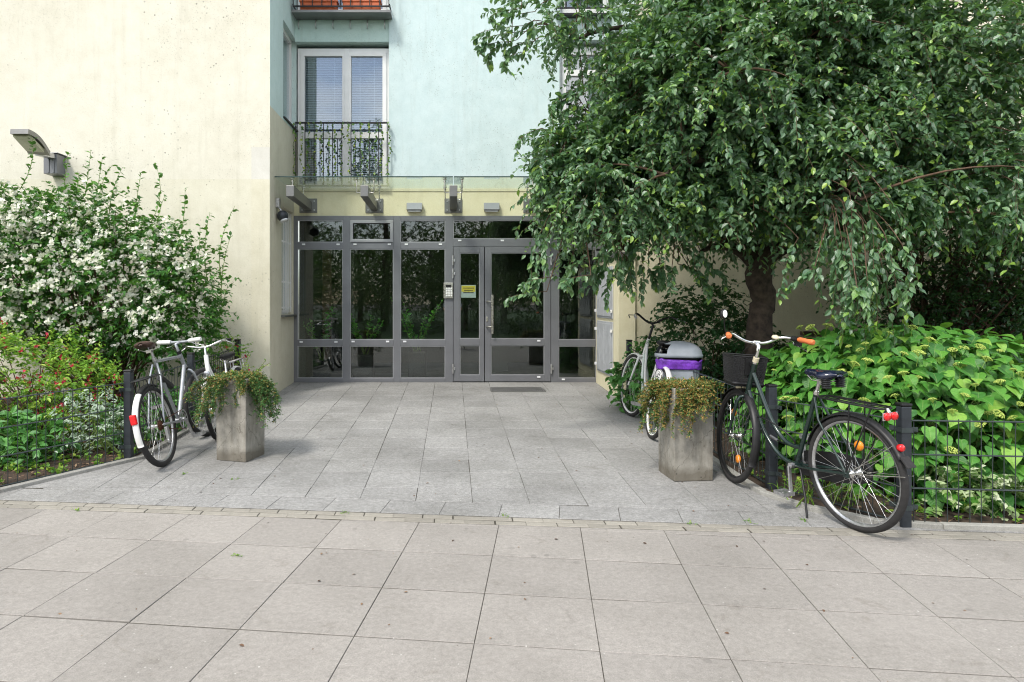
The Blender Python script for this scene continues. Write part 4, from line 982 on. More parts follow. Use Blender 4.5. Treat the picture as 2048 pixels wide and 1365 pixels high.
b = MB(); loft(b, [ringz(.30, .25, .06, .30), ringz(.31, .26, .06, .31), ringz(.385, .32, .07, .76), ringz(.385, .32, .07, .80), ringz(.36, .30, .06, .80), ringz(.33, .27, .06, .4)]); b.add(ringz(.30, .25, .06, .30), [tuple(range(28))[::-1]])
b.build('body', M['bin'], bin_, world=False)
b = MB(); b.cyl((.0, .02, .05), (.0, .02, .31), .03); b.bar((0, .17, .18), (0, .17, .95), .05, .03, up=(0, 1, 0)); b.build('post', M['steel'], bin_, world=False)
import random as _r
b = MB(); rings = []
for i, (z, gk) in enumerate(((.835, .02), (.842, .034), (.83, .046), (.81, .030), (.79, .036), (.77, .026), (.752, .030), (.748, .008))):
    rg_ = []
    for k, (x, y) in enumerate(rrect(.385+gk, .32+gk, .08, 10)):
        wv = .010*math.sin(k*1.7+i*1.9)+.008*math.sin(k*.6+i*2.6); rg_.append((x*(1+wv), y*(1+wv), z+(.010 if 0 < i < 6 else .005)*math.sin(k*.45+i*.7)+.004*math.sin(k*1.3)))
    rings.append(rg_)
rings.append([(x*.8, y*.8, .70) for x, y, z in rings[0]]) if False else None
loft(b, rings); loft(b, [rings[0], [(x*.93, y*.93, .76) for x, y, z in rings[0]]]); b.build('liner', M['bag'], bin_, world=False)
b = MB(); b.ball((-.06, -.05, .83), .05, 8, (1.3, 1, .8)); b.ball((-.02, -.09, .845), .03, 8, (1.2, .8, 1)); tag(b.build('crumpled_waste', M['paper'], bin_, world=False))
b = MB(); rings = [ringz(.42, .35, .10, .862, 10), ringz(.44, .37, .11, .862, 10), ringz(.445, .375, .11, .885, 10), ringz(.43, .36, .11, .898, 10)]
for s in (.97, .9, .80, .66, .48, .28, .1): rings.append([(x*s, y*s, .898+.115*math.sqrt(max(0, 1-s*s))**1.0) for x, y in rrect(.43, .36, .11, 10)])
n = 44; cx_ = lambda k: rrect(.43, .36, .11, 10)[k % n]
loft(b, rings, True, skip=lambda i, k: i in (3, 4, 5, 6) and 19 <= k <= 31); b.build('lid', M['bin'], bin_, world=False)
b = MB(); loft(b, [ringz(.36, .30, .08, .80), ringz(.35, .29, .08, .90)]); b.add(ringz(.36, .30, .08, .80), [tuple(range(28))]); b.build('shade_insert', M['binshade'], bin_, world=False)  # near-black insert, the shade inside the lid opening put into its colour
b = MB(); b.bar((.0, .175, .66), (.0, .19, .87), .30, .02, up=(0, 1, 0)); b.build('lid_hinge', M['bin'], bin_, world=False)
def text(txt, size, mat4, mat, parent, name='lettering'):
    cu = bpy.data.curves.new(name, 'FONT'); cu.body = txt; cu.size = size; cu.align_x = 'CENTER'; cu.align_y = 'CENTER'; cu.extrude = .0006; cu.resolution_u = 3
    to = bpy.data.objects.new('tmp', cu); COL.objects.link(to); dg = bpy.context.evaluated_depsgraph_get(); me = bpy.data.meshes.new_from_object(to.evaluated_get(dg))
    bpy.data.objects.remove(to); me.transform(mat4); me.materials.clear(); me.name = name
    return link(name, me, mat, parent, False)
# ================================================================== BICYCLES
def wheel(t, c, Rw, xf, tyre='rubber', rim='dullalloy', spoke='chrome', tr=.019, ns=32, reflectors=(), cog=False):
    def mb(): return MB(xf)
    c = Vector(c); r = mb(); Rr = Rw-tr*1.75
    prof = [(Rr+.012, -.011), (Rr+.012, .011), (Rr, .0125), (Rr-.014, .006), (Rr-.014, -.006), (Rr, -.0125), (Rr+.012, -.011)]
    r.lathe(c, (0, 1, 0), prof, 56); w = r.build('wheel', M[rim], t, world=False)
    y = mb(); pts = arc(c, Rw-tr, 0, 2*math.pi, 64)[:-1]; y.tube(pts, tr, 10, closed=True); y.build('tyre', M[tyre], w, world=False)
    h = mb(); h.lathe(c, (0, 1, 0), [(.004, -.062), (.008, -.055), (.008, -.04), (.024, -.034), (.026, -.028), (.014, -.024), (.014, .024), (.026, .028), (.024, .034), (.008, .04), (.008, .055), (.004, .062)], 18); h.build('hub', M['chrome'], w, world=False)
    s = mb()
    for k in range(ns):
        a = 2*math.pi*k/ns; side = 1 if k % 2 else -1; off = R(62)*(1 if (k//2) % 2 else -1); q = c+Vector((math.cos(a)*(Rr-.012), 0, math.sin(a)*(Rr-.012))); a2 = a+off
        p = c+Vector((math.cos(a2)*.024, side*.031, math.sin(a2)*.024)); s.cyl(p, q, .0013, n=4)
    s.build('spokes', M[spoke], w, world=False)
    for a in reflectors:
        f = mb(); q = c+Vector((math.cos(R(a))*Rr*.56, 0, math.sin(R(a))*Rr*.56)); f.lathe(q, (0, 1, 0), [(0, -.012), (.026, -.011), (.032, 0), (.026, .011), (0, .012)], 14); f.build('reflector', M['amber'], w, world=False)
    if cog:
        f = mb()
        for i in range(6): f.lathe(c+Vector((0, -.032-.0045*i, 0)), (0, 1, 0), [(.01, -.001), (.046-.005*i, -.001), (.046-.005*i, .001), (.01, .001)], 22)
        f.build('cassette', M['rust'], w, world=False)
    return w
def fender(t, c, Rf, a0, a1, mat, w=.024, xf=None, tail=None):
    m = MB(xf); n = 22; c = Vector(c); vs = []; prof = [(-1, -.010), (-.7, .001), (0, .006), (.7, .001), (1, -.010)]
    for i in range(n+1):
        a = R(a0+(a1-a0)*i/n)
        for (yy, dr) in prof: vs.append(c+Vector((math.cos(a)*(Rf+dr), yy*w, math.sin(a)*(Rf+dr))))
        for (yy, dr) in prof[::-1]: vs.append(c+Vector((math.cos(a)*(Rf+dr-.0022), yy*w*.97, math.sin(a)*(Rf+dr-.0022))))
    k = 10; fs = []
    for i in range(n):
        for j in range(k): fs.append((i*k+j, i*k+(j+1) % k, (i+1)*k+(j+1) % k, (i+1)*k+j))
    fs += [tuple(range(k)), tuple(n*k+j for j in range(k))[::-1]]
    m.add(vs, fs, True); return m.build('mudguard', mat, t, world=False)
def saddle(t, top, L_, w, mat, tilt=0, springs=False, post=None, seatbase=None):
    top = Vector(top); m = MB(); sec = [(-.50, .25, .35), (-.42, .85, .9), (-.25, 1, 1), (-.05, .72, 1), (.15, .32, .9), (.35, .20, .8), (.47, .15, .6), (.5, .08, .4)]; vs = []; n = 12
    for s, wd_, hh in sec:
        for k in range(n):
            a = 2*math.pi*k/n; yy = math.cos(a)*w/2*wd_; zz = math.sin(a)
            zz = zz*.030*hh if zz > 0 else zz*.032*hh*(1.2 if abs(math.cos(a)) > .5 else .6)
            vs.append((top.x+s*L_, yy, top.z-.02+zz+.012*(s*s*4)*(1 if s < 0 else .0)+tilt*s))
    fs = []
    for i in range(len(sec)-1):
        for k in range(n): fs.append((i*n+k, i*n+(k+1) % n, (i+1)*n+(k+1) % n, (i+1)*n+k))
    fs += [tuple(range(n)), tuple((len(sec)-1)*n+k for k in range(n))[::-1]]
    m.add(vs, fs, True); s_ = m.build('saddle', mat, t, world=False)
    r = MB()
    for y in (-.02, .02): r.tube([top+Vector((-.10, y*2, -.04)), top+Vector((-.05, y, -.065)), top+Vector((.06, y, -.065)), top+Vector((.11, y*.4, -.04))], .0045, 6)
    r.box(top.x-.02, top.x+.02, -.022, .022, top.z-.085, top.z-.058); r.build('rails', M['chrome'], s_, world=False)
    if springs:
        for y in (-.055, .055):
            q = MB(); c = top+Vector((-.085, y, -.095)); pr = []
            for i in range(5): pr += [(.022, i*.013), (.033, i*.013+.006), (.022, i*.013+.012)]
            q.lathe(c, (0, 0, 1), [(0, 0)]+pr+[(0, .066)], 14); q.build('spring', M['black'], s_, world=False)
    return s_
def axis_rot(p, d, ang): return Matrix.Translation(p) @ Matrix.Rotation(ang, 4, Vector(d)) @ Matrix.Translation(-Vector(p))
def crank(t, bb, side, ang, L_, chainr, mat, drop=None, teeth=True):
    bb = Vector(bb); m = MB(); d = Vector((math.cos(R(ang)), 0, math.sin(R(ang))))
    m.cyl(bb+Vector((0, -.06, 0)), bb+Vector((0, .06, 0)), .018, n=14)
    m.bar(bb+Vector((0, side*.065, 0)), bb+d*L_+Vector((0, side*.075, 0)), .014, .022, up=(0, 1, 0)); m.bar(bb+Vector((0, -side*.065, 0)), bb-d*L_+Vector((0, -side*.075, 0)), .014, .022, up=(0, 1, 0))
    if chainr:
        c = bb+Vector((0, -.045, 0)); m.lathe(c, (0, 1, 0), [(chainr-.014, -.0015), (chainr, -.0015), (chainr, .0015), (chainr-.014, .0015), (chainr-.014, -.0015)], 40)
        m.lathe(c+Vector((0, .008, 0)), (0, 1, 0), [(chainr*.74-.01, -.0015), (chainr*.74, -.0015), (chainr*.74, .0015), (chainr*.74-.01, .0015), (chainr*.74-.01, -.0015)], 34)
        for k in range(5): a = R(72*k+20); m.bar(c, c+Vector((math.cos(a)*(chainr-.008), 0, math.sin(a)*(chainr-.008))), .012, .004, up=(0, 1, 0))
    cr = m.build('crankset', mat, t, world=False, bevel=.002)
    for s, sg in ((side, 1), (-side, -1)):
        q = MB(); c = bb+d*L_*sg+Vector((0, s*.13, 0)); q.box(c.x-.045, c.x-.036, c.y-.045, c.y+.045, c.z-.012, c.z+.012); q.box(c.x+.036, c.x+.045, c.y-.045, c.y+.045, c.z-.012, c.z+.012)
        q.box(c.x-.0355, c.x+.0355, c.y-.045, c.y-.038, c.z-.012, c.z+.012); q.box(c.x-.0355, c.x+.0355, c.y+.038, c.y+.045, c.z-.012, c.z+.012); q.box(c.x-.0355, c.x+.0355, c.y-.02, c.y+.02, c.z-.008, c.z+.008); q.cyl(c-Vector((0, s*.06, 0)), c+Vector((0, s*.045, 0)), .007, n=8)
        q.build('pedal', M['dullalloy'], cr, world=False)
    return cr
def bike_root(rear, front, lean, label, cat='bicycle'):
    a = Vector((rear[0], rear[1], gz(rear[1]))); b = Vector((front[0], front[1], gz(front[1]))); f = (b-a).normalized(); l = Vector((0, 0, 1)).cross(f).normalized(); u = f.cross(l)
    Lr = R(lean); u2 = u*math.cos(Lr)+l*math.sin(Lr); l2 = l*math.cos(Lr)-u*math.sin(Lr)
    mat = Matrix(((f.x, l2.x, u2.x, a.x), (f.y, l2.y, u2.y, a.y), (f.z, l2.z, u2.z, a.z), (0, 0, 0, 1)))
    return E('bicycle', label=label, cat=cat, mat=mat), (b-a).length
def rack(t, Rw, z, x0, x1, mat, w=.055, hub=(0, 0)):
    r = MB(); 
    r.tube([(x1, -w*.6, z), (x1-.04, -w, z), (x0+.03, -w, z), (x0, -w*.6, z), (x0, w*.6, z), (x0+.03, w, z), (x1-.04, w, z), (x1, w*.6, z)], .0055, 6, closed=True)
    for y in (-.02, .02): r.cyl((x0, y, z), (x1, y, z), .004, n=6)
    for x in (x0+.12, (x0+x1)/2): r.cyl((x, -w, z), (x, w, z), .004, n=6)
    for s in (-1, 1):
        r.cyl((0, s*.068, Rw+.01), ((x0+x1)/2-.03, s*w, z), .0045, n=6); r.cyl((0, s*.068, Rw+.01), (x0+.05, s*w, z), .0045, n=6)
    return r.build('luggage_rack', mat, t, world=False)

# ---- dark green step-through bicycle, right foreground
t, WB = bike_root((2.458, 4.165), (2.150, 5.17), 2.5, 'dark green step-through bicycle with basket and orange grips, kickstand parked at the right kerb')
Rw = .352; fh = Vector((WB, 0, Rw)); HT = Vector((WB-.215, 0, .925)); HB = Vector((WB-.135, 0, .70)); ax = (HT-HB).normalized()
st = axis_rot(HB, ax, R(-19))
hrot = ax
BB = Vector((.455, 0, .285)); ST = Vector((.285, 0, .80))
f = MB(); f.tube([HB-ax*.01, HT], .0185, 12)
f.tube(bez(HT-ax*.07, (HT.x-.13, 0, .60), (BB.x+.19, 0, .37), (BB.x-.035, 0, .41), 14), .0150, 10)
f.tube(bez(HB+ax*.03, (HB.x-.14, 0, .42), (BB.x+.19, 0, .27), BB, 14), .0150, 10)
f.tube([BB, ST], .0150, 10)
for s in (-1, 1):
    f.tube([(BB.x-.02, s*.03, BB.z), (BB.x-.16, s*.052, BB.z+.02), (0, s*.066, Rw)], .0095, 8)
    f.tube([(ST.x, s*.018, ST.z-.03), (ST.x-.06, s*.05, ST.z-.16), (0, s*.066, Rw)], .0075, 8)
    f.box(-.018, .022, s*.066-.004, s*.066+.004, Rw-.02, Rw+.02)
f.cyl(BB+Vector((0, -.035, 0)), BB+Vector((0, .035, 0)), .024); f.build('frame', M['green'], t, world=False)
f = MB(); f.tube([HT, HT+ax*.012], .021, 12); f.tube([HB-ax*.02, HB-ax*.008], .022, 12); f.build('headset', M['chrome'], t, world=False)
f = MB(st)
for s in (-1, 1): f.tube([HB-ax*.03+Vector((0, 0, 0)), HB-ax*.035+Vector((.005, s*.045, -.005)), HB-ax*.08+Vector((.0, s*.058, 0)), HB-ax*.22+Vector((.012, s*.058, 0)), fh+Vector((0, s*.058, 0))], [.013, .013, .0125, .011, .008], 8)
f.build('fork', M['green'], t, world=False)
wheel(t, (0, 0, Rw), Rw, None, reflectors=(100,), rim='cream_lamp' if False else 'dullalloy', tr=.021)
wheel(t, fh, Rw, st, reflectors=(65, 245), tr=.021, rim='black')
m = fender(t, (0, 0, Rw), Rw+.012, 15, 153, M['black'], .029)
q = MB(); q.add([(-.320, -.03, .530), (-.320, .03, .530), (-.368, .032, .478), (-.368, -.032, .478), (-.326, -.03, .534), (-.326, .03, .534), (-.374, .032, .482), (-.374, -.032, .482)], [(0, 1, 2, 3), (7, 6, 5, 4), (0, 4, 5, 1), (1, 5, 6, 2), (2, 6, 7, 3), (3, 7, 4, 0)]); q.build('mud_flap', M['rubber'], m, world=False)
q = MB(); a = R(143); c = Vector((math.cos(a)*(Rw+.02), 0, Rw+math.sin(a)*(Rw+.02))); q.lathe(c, (math.cos(a), 0, .15), [(0, .024), (.017, .022), (.021, .016), (.021, -.002), (0, -.002)], 18); q.build('tail_reflector', M['red'], m, world=False)
fender(t, fh, Rw+.012, 35, 205, M['black'], .029, st)
q = MB(st)
for s in (-1, 1): q.tube([fh+Vector((0, s*.05, 0)), fh+Vector((math.cos(R(160))*(Rw+.01), s*.03, math.sin(R(160))*(Rw+.01)))], .0022, 5); 
q.build('mudguard_stays', M['chrome'], t, world=False)
q = MB()
for s in (-1, 1): q.tube([(0, s*.06, Rw), (math.cos(R(168))*(Rw+.01), s*.03, Rw+math.sin(R(168))*(Rw+.01))], .0022, 5); q.tube([(0, s*.06, Rw), (math.cos(R(140))*(Rw+.01), s*.03, Rw+math.sin(R(140))*(Rw+.01))], .0022, 5)
q.build('mudguard_stays', M['chrome'], t, world=False)
rk = rack(t, Rw, .785, -.22, .24, M['black'], .06)
for s in (-.026, .026):
    q = MB(); q.lathe((-.242, s, .745), (-1, 0, 0), [(0, .012), (.020, .012), (.024, .004), (.024, 0), (0, 0)], 18); q.build('rack_reflector', M['red'], rk, world=False)
q = MB(); q.box(-.242, -.235, -.054, .054, .722, .768); q.cyl((-.235, 0, .765), (-.22, 0, .783), .01); q.build('reflector_plate', M['chrome'], rk, world=False, bevel=.002)
q = MB(); sp_ = ST+(ST-BB).normalized()*.085; q.tube([ST-(ST-BB).normalized()*.05, sp_], .0125, 10); q.tube([ST-(ST-BB).normalized()*.012, ST+(ST-BB).normalized()*.012], .02, 12); q.build('seat_post', M['chrome'], t, world=False)
saddle(t, (sp_.x-.02, 0, .945), .27, .21, M['navy'], 0, True)
# chain case, chain side is the bicycle's right
q = MB(); cc_ = [(-.03, Rw-.055), (.0, Rw-.07), (.2, BB.z-.055), (BB.x+.02, BB.z-.075), (BB.x+.085, BB.z-.01), (BB.x+.05, BB.z+.07), (BB.x-.02, BB.z+.085), (.2, Rw+.06), (.0, Rw+.062), (-.04, Rw+.02)]
q.add([(x, -.062, z) for x, z in cc_]+[(x, -.095, z) for x, z in cc_], [tuple(range(10)), tuple(range(10, 20))[::-1]]+[(i, (i+1) % 10, 10+(i+1) % 10, 10+i) for i in range(10)]); q.build('chain_case', M['black'], t, world=False, bevel=.006)
crank(t, BB, 1, 262, .17, None, M['dullalloy'])
q = MB(); q.tube([(BB.x-.06, .03, BB.z-.01), (BB.x-.16, .09, .12), (BB.x-.2, .115, .004)], .007, 8); q.build('kickstand', M['black'], t, world=False)
q = MB(st); top = HT+ax*.135; q.tube([HT+ax*.01, HT+ax*.09, top+Vector((.012, 0, -.0)), top+Vector((.055, 0, .02))], [.0125, .0125, .014, .014], 10); q.cyl(top+Vector((.055, -.022, .02)), top+Vector((.055, .022, .02)), .019)
q.build('stem', M['chrome'], t, world=False)
q = MB(st); q.tube([HT+ax*.012, HT+ax*.045], .021, 12); q.build('stem_collar', M['cream_lamp'], t, world=False)
hb = MB(st); c0 = top+Vector((.055, 0, .02)); pts = []
for s in (-1, 1):
    q = bez(c0, c0+Vector((.0, s*.10, -.012)), c0+Vector((.03, s*.14, .055)), c0+Vector((-.02, s*.205, .055)), 10)+[c0+Vector((-.09, s*.242, .052)), c0+Vector((-.15, s*.262, .048))]
    hb.tube(q, .0115, 10); pts.append(q)
hbo = hb.build('handlebar', M['chrome'], t, world=False)
for s, q in zip((-1, 1), pts):
    g = MB(st); e = q[-1]; d = (q[-1]-q[-2]).normalized(); g.tube([e-d*.045, e-d*.03, e+d*.03, e+d*.07, e+d*.085, e+d*.09], [.014, .0185, .0175, .021, .019, .012], 14); g.build('grip', M['leather'], hbo, world=False)
    g = MB(st); g.tube([e-d*.10, e-d*.046], .019, 12); g.box(e.x+.055, e.x+.09, e.y-.02, e.y+.02, e.z-.045, e.z-.01) if s < 0 else None
    g.build('grip_shifter', M['black'], hbo, world=False)
    g = MB(st); b0 = e-d*.10+Vector((.01, 0, -.02)); g.tube([b0, b0+Vector((.02, s*.03, -.025)), b0+d*.06+Vector((.03, s*.035, -.035)), b0+d*.13+Vector((.02, s*.02, -.05))], [.007, .006, .005, .004], 6); g.build('brake_lever', M['chrome'], hbo, world=False)
g = MB(st); e = pts[0][6]; g.lathe(e+Vector((-.01, 0, .012)), (-.35, 0, 1), [(0, .022), (.010, .022), (.012, .018), (.022, .016), (.026, .008), (.027, 0), (0, 0)], 20); g.build('bell', M['cream_lamp'], hbo, world=False)
g = MB(st); e = pts[1][-1]; g.tube([e+Vector((.03, .01, .01)), e+Vector((.02, .03, .08)), e+Vector((-.0, .04, .115))], .0035, 6); g.build('mirror_stalk', M['black'], hbo, world=False)
g = MB(st); e2 = e+Vector((0, .045, .145)); g.lathe(e2, (-1, -.75, .15), [(0, .008), (.029, .008), (.033, .004), (.031, -.012), (0, -.016)], 22); mo = g.build('mirror', M['black'], hbo, world=False)
g = MB(st); g.lathe(e2, (-1, -.75, .15), [(0, .0095), (.027, .0095)], 22); g.build('mirror_glass', M['mirror'], mo, world=False)
# basket of dark mesh
g = MB(st); x0, x1 = HT.x+.075, HT.x+.075+.215; zb, zt_ = .745, .960; wb_, wt_ = .105, .125; cy = 0
def bk(u_, h): # perimeter point
    w = wb_+(wt_-wb_)*h; xf0 = x0-.0; xf1 = x1+.03*h-.03; P = [(xf0, -w), (xf1, -w), (xf1, w), (xf0, w)]; k = int(u_*4) % 4; fr = u_*4-int(u_*4); a = P[k]; b = P[(k+1) % 4]
    return Vector((a[0]+(b[0]-a[0])*fr, a[1]+(b[1]-a[1])*fr, zb+(zt_-zb)*h))
for k in range(18): g.tube([bk(i/24, k/17) for i in range(24)], .0014 if 0 < k < 17 else .005, 4, closed=True, smooth=False)
for i in range(96): g.tube([bk(i/96, 0), bk(i/96, 1)], .0013, 3, caps=False, smooth=False)
for i in range(14): y = -wb_+2*wb_*i/13; g.tube([(x0, y, zb), (x1-.03, y, zb)], .0015, 4); xx_ = x0+(x1-.03-x0)*i/13; g.tube([(xx_, -wb_, zb), (xx_, wb_, zb)], .0015, 4)
bko = g.build('basket', M['black'], t, world=False)
g = MB(st); L_b = [[bk(i/24, h) for i in range(24)] for h in (.01, .97)]; g.add([p for r_ in L_b for p in r_], [(i, (i+1) % 24, 24+(i+1) % 24, 24+i) for i in range(24)]+[tuple(range(24))]); g.build('liner_mesh', M['fabric'], bko, world=False)
g = MB(st); c = [bk(i/24, .02) for i in range(24)]; g.tube([p+Vector((0, 0, .012)) for p in c], .013, 5, closed=True); g.bar((HT.x+.0, 0, .90), (HT.x+.075, 0, .92), .03, .02); g.box(HT.x+.06, HT.x+.075, -.04, .04, .83, .95); g.build('basket_holder', M['black'], bko, world=False)
g = MB(st); hl = HB+Vector((.10, 0, .035)); g.add([hl+Vector(v) for v in ((-.05, -.018, -.012), (-.05, .018, -.012), (-.05, .018, .012), (-.05, -.018, .012), (.03, -.04, -.028), (.03, .04, -.028), (.03, .04, .02), (.03, -.04, .02))], [(3, 2, 1, 0), (4, 5, 6, 7), (0, 1, 5, 4), (1, 2, 6, 5), (2, 3, 7, 6), (3, 0, 4, 7)]); g.build('headlight', M['cream_lamp'], t, world=False, bevel=.006)
g = MB(st); g.tube([hl+Vector((-.04, 0, -.012)), hl+Vector((-.05, .02, -.05)), hl+Vector((-.06, .0, -.08)), hl+Vector((-.05, -.02, -.05)), hl+Vector((-.045, 0, -.015))], .003, 5); g.tube(bez(top+Vector((.02, .03, 0)), top+Vector((.14, .10, -.02)), HT+Vector((.12, .06, -.06)), HB+Vector((.03, .03, .0)), 12), .003, 5); g.build('cable', M['black'], t, world=False)
# cable lock looped round the frame and front wheel
lk = E('cable_lock', label='black cable lock looped round the green frame and front wheel', cat='bicycle lock', mat=WM[t.name])
g = MB(); pts_ = []
for i in range(36):
    a = 2*math.pi*i/36; pts_.append(Vector((.66+.20*math.cos(a), .045*math.sin(a)+.012, .475+.085*math.sin(a)*(.9)+.035*math.cos(a))))
g.tube(pts_, .0055, 8, closed=True); g.build('cable', M['black'], lk, world=False)
g = MB(); g.tube([pts_[27], pts_[29]], .011, 10); g.build('barrel', M['dullalloy'], lk, world=False)

# ---- silver bicycle, left foreground
t, WB = bike_root((-2.352, 5.60), (-2.355, 6.68), 12.5, 'silver mountain bicycle with white handlebar leaning on the left fence, rear wheel foremost')
Rw = .335; fh = Vector((WB, 0, Rw)); HT = Vector((WB-.30, 0, .855)); HB = Vector((WB-.245, 0, .72)); ax = (HT-HB).normalized(); st = axis_rot(HB, ax, R(-17))
BB = Vector((.435, 0, .29)); ST = Vector((.245, 0, .865)); sd_ = (ST-BB).normalized()
f = MB(); f.tube([HB-ax*.005, HT], .019, 12); f.tube([ST-sd_*.02, HT-ax*.03], .0145, 10); f.tube([BB, HB+ax*.025], .0185, 12); f.tube([BB, ST], .0150, 10)
for s in (-1, 1):
    f.tube([(BB.x-.02, s*.03, BB.z), (BB.x-.15, s*.05, BB.z+.012), (0, s*.066, Rw)], .0095, 8); f.tube([(ST.x-.01, s*.02, ST.z-.04), (ST.x-.07, s*.05, ST.z-.16), (0, s*.066, Rw)], .0085, 8)
f.cyl(BB+Vector((0, -.035, 0)), BB+Vector((0, .035, 0)), .024); f.build('frame', M['silver'], t, world=False)
f = MB(); f.tube([BB+(HB-BB)*.55, BB+(HB-BB)*.62], .0192, 12); f.build('frame_band', M['offwhite'], t, world=False)
f = MB(); f.tube([HT, HT+ax*.03], .021, 12); f.tube([HB-ax*.025, HB-ax*.006], .022, 12); f.build('headset', M['black'], t, world=False)
f = MB(st)
for s in (-1, 1): f.tube([HB-ax*.03, HB-ax*.035+Vector((.005, s*.04, -.005)), HB-ax*.07+Vector((.01, s*.056, 0)), HB-ax*.24+Vector((.015, s*.058, 0)), fh+Vector((0, s*.056, 0))], [.014, .014, .0135, .012, .009], 8)
f.build('fork', M['silver'], t, world=False)
wheel(t, (0, 0, Rw), Rw, None, tr=.024, cog=True); wheel(t, fh, Rw, st, tr=.024)
m = fender(t, (0, 0, Rw), Rw+.014, 60, 120, M['black'], .026); m2 = fender(t, (0, 0, Rw), Rw+.014, 121, 196, M['offwhite'], .026)
q = MB(); a = R(160); c = Vector((math.cos(a)*(Rw+.028), 0, Rw+math.sin(a)*(Rw+.028))); q.box(c.x-.014, c.x+.014, -.024, .024, c.z-.040, c.z+.040); q.build('tail_light', M['red'], m2, world=False, bevel=.008)
q = MB(); q.tube([ST-sd_*.05, ST+sd_*.10], .0125, 10); q.tube([ST-sd_*.012, ST+sd_*.012], .02, 12); q.build('seat_post', M['dullalloy'], t, world=False)
saddle(t, ((ST+sd_*.10).x-.02, 0, (ST+sd_*.10).z+.055), .27, .16, M['brown'], -.02)
rack(t, Rw, .735, -.16, .20, M['black'], .055)
q = MB(); q.tube([(ST.x+.02, 0, ST.z-.16), (ST.x+.20, -.0, ST.z-.27)], .028, 10); q.build('pump_bag', M['black'], t, world=False)
crank(t, BB, -1, 285, .17, .092, M['dullalloy'])
q = MB(); q.tube([(0, -.05, Rw-.03), (BB.x, -.048, BB.z-.09)], .004, 5); q.tube([(0, -.05, Rw+.03), (BB.x, -.048, BB.z+.088)], .004, 5); q.build('chain', M['rust'], t, world=False)
q = MB(); q.box(-.02, .02, -.09, -.065, Rw-.12, Rw-.02); q.cyl((.03, -.075, Rw-.14), (.03, -.06, Rw-.14), .024); q.build('derailleur', M['dullalloy'], t, world=False, bevel=.004)
q = MB(st); top = HT+ax*.10; q.tube([HT+ax*.02, top, top+Vector((.07, 0, .012))], .0135, 10); q.build('stem', M['silver'], t, world=False)
q = MB(st); c0 = top+Vector((.07, 0, .012)); q.tube([c0+Vector((-.015, -.225, .012)), c0+Vector((0, -.06, .0)), c0+Vector((0, .06, .0)), c0+Vector((-.015, .225, .012))], .0135, 10); hbo = q.build('handlebar', M['silver'], t, world=False)
for s in (-1, 1):
    q = MB(st); q.tube([c0+Vector((-.005, s*.10, .005)), c0+Vector((-.015, s*.225, .012)), c0+Vector((-.015, s*.237, .012))], [.019, .021, .017], 12); q.build('grip', M['offwhite'], hbo, world=False)
    q = MB(st); q.tube([c0+Vector((.01, s*.10, -.01)), c0+Vector((.06, s*.12, -.035)), c0+Vector((.055, s*.20, -.05))], .005, 6); q.build('brake_lever', M['chrome'], hbo, world=False)

# ---- small white bicycle behind it, facing the viewer
t, WB = bike_root((-2.22, 7.42), (-2.235, 6.52), -14.0, 'small white city bicycle leaning on the left fence behind the silver one')
Rw = .29; fh = Vector((WB, 0, Rw)); HT = Vector((WB-.22, 0, .80)); HB = Vector((WB-.16, 0, .62)); ax = (HT-HB).normalized(); st = axis_rot(HB, ax, R(12))
BB = Vector((.40, 0, .26)); ST = Vector((.27, 0, .58)); sd_ = (ST-BB).normalized()
f = MB(); f.tube([HB-ax*.005, HT], .022, 12); f.tube(bez(HT-ax*.06, (HB.x-.1, 0, .5), (BB.x+.1, 0, .38), (ST.x+.03, 0, .46), 10), .014, 10); f.tube([BB, HB+ax*.02], .017, 10); f.tube([BB, ST], .0145, 10)
for s in (-1, 1): f.tube([(BB.x-.02, s*.03, BB.z), (0, s*.062, Rw)], .009, 8); f.tube([(ST.x-.01, s*.02, ST.z-.03), (0, s*.062, Rw)], .008, 8)
f.build('frame', M['offwhite'], t, world=False)
f = MB(st)
for s in (-1, 1): f.tube([HB-ax*.02, HB-ax*.03+Vector((.005, s*.045, 0)), fh+Vector((0, s*.055, 0))], [.014, .014, .009], 8)
f.build('fork', M['offwhite'], t, world=False)
wheel(t, (0, 0, Rw), Rw, None, tr=.022, ns=28); wheel(t, fh, Rw, st, tr=.022, ns=28)
fender(t, fh, Rw+.014, 20, 190, M['offwhite'], .026, st); fender(t, (0, 0, Rw), Rw+.014, 0, 190, M['offwhite'], .026)
q = MB(); q.tube([ST-sd_*.04, ST+sd_*.13], .0125, 10); q.build('seat_post', M['chrome'], t, world=False)
saddle(t, ((ST+sd_*.13).x-.02, 0, (ST+sd_*.13).z+.05), .24, .19, M['black'], 0)
rack(t, Rw, .655, -.20, .16, M['dullalloy'], .055); crank(t, BB, -1, 200, .15, .08, M['dullalloy'])
q = MB(st); top = HT+ax*.085; q.tube([HT, top], .0135, 10); c0 = top; hb_ = q.build('stem', M['chrome'], t, world=False)
q = MB(st); ps = []
for s in (-1, 1):
    w_ = bez(c0, c0+Vector((0, s*.08, 0)), c0+Vector((.02, s*.12, .03)), c0+Vector((-.03, s*.165, .035)), 8)+[c0+Vector((-.09, s*.20, .03)), c0+Vector((-.14, s*.215, .025))]; q.tube(w_, .0115, 8); ps.append(w_)
hbo = q.build('handlebar', M['chrome'], t, world=False)
for s, w_ in zip((-1, 1), ps):
    q = MB(st); q.tube([w_[-2], w_[-1]+(w_[-1]-w_[-2])*.5], .018, 10); q.build('grip', M['black'], hbo, world=False)
    q = MB(st); q.tube([w_[-2]+Vector((.01, 0, -.01)), w_[-2]+Vector((.03, s*.04, -.03)), w_[-1]+Vector((.0, s*.04, -.05))], .005, 6); q.build('brake_lever', M['chrome'], hbo, world=False)
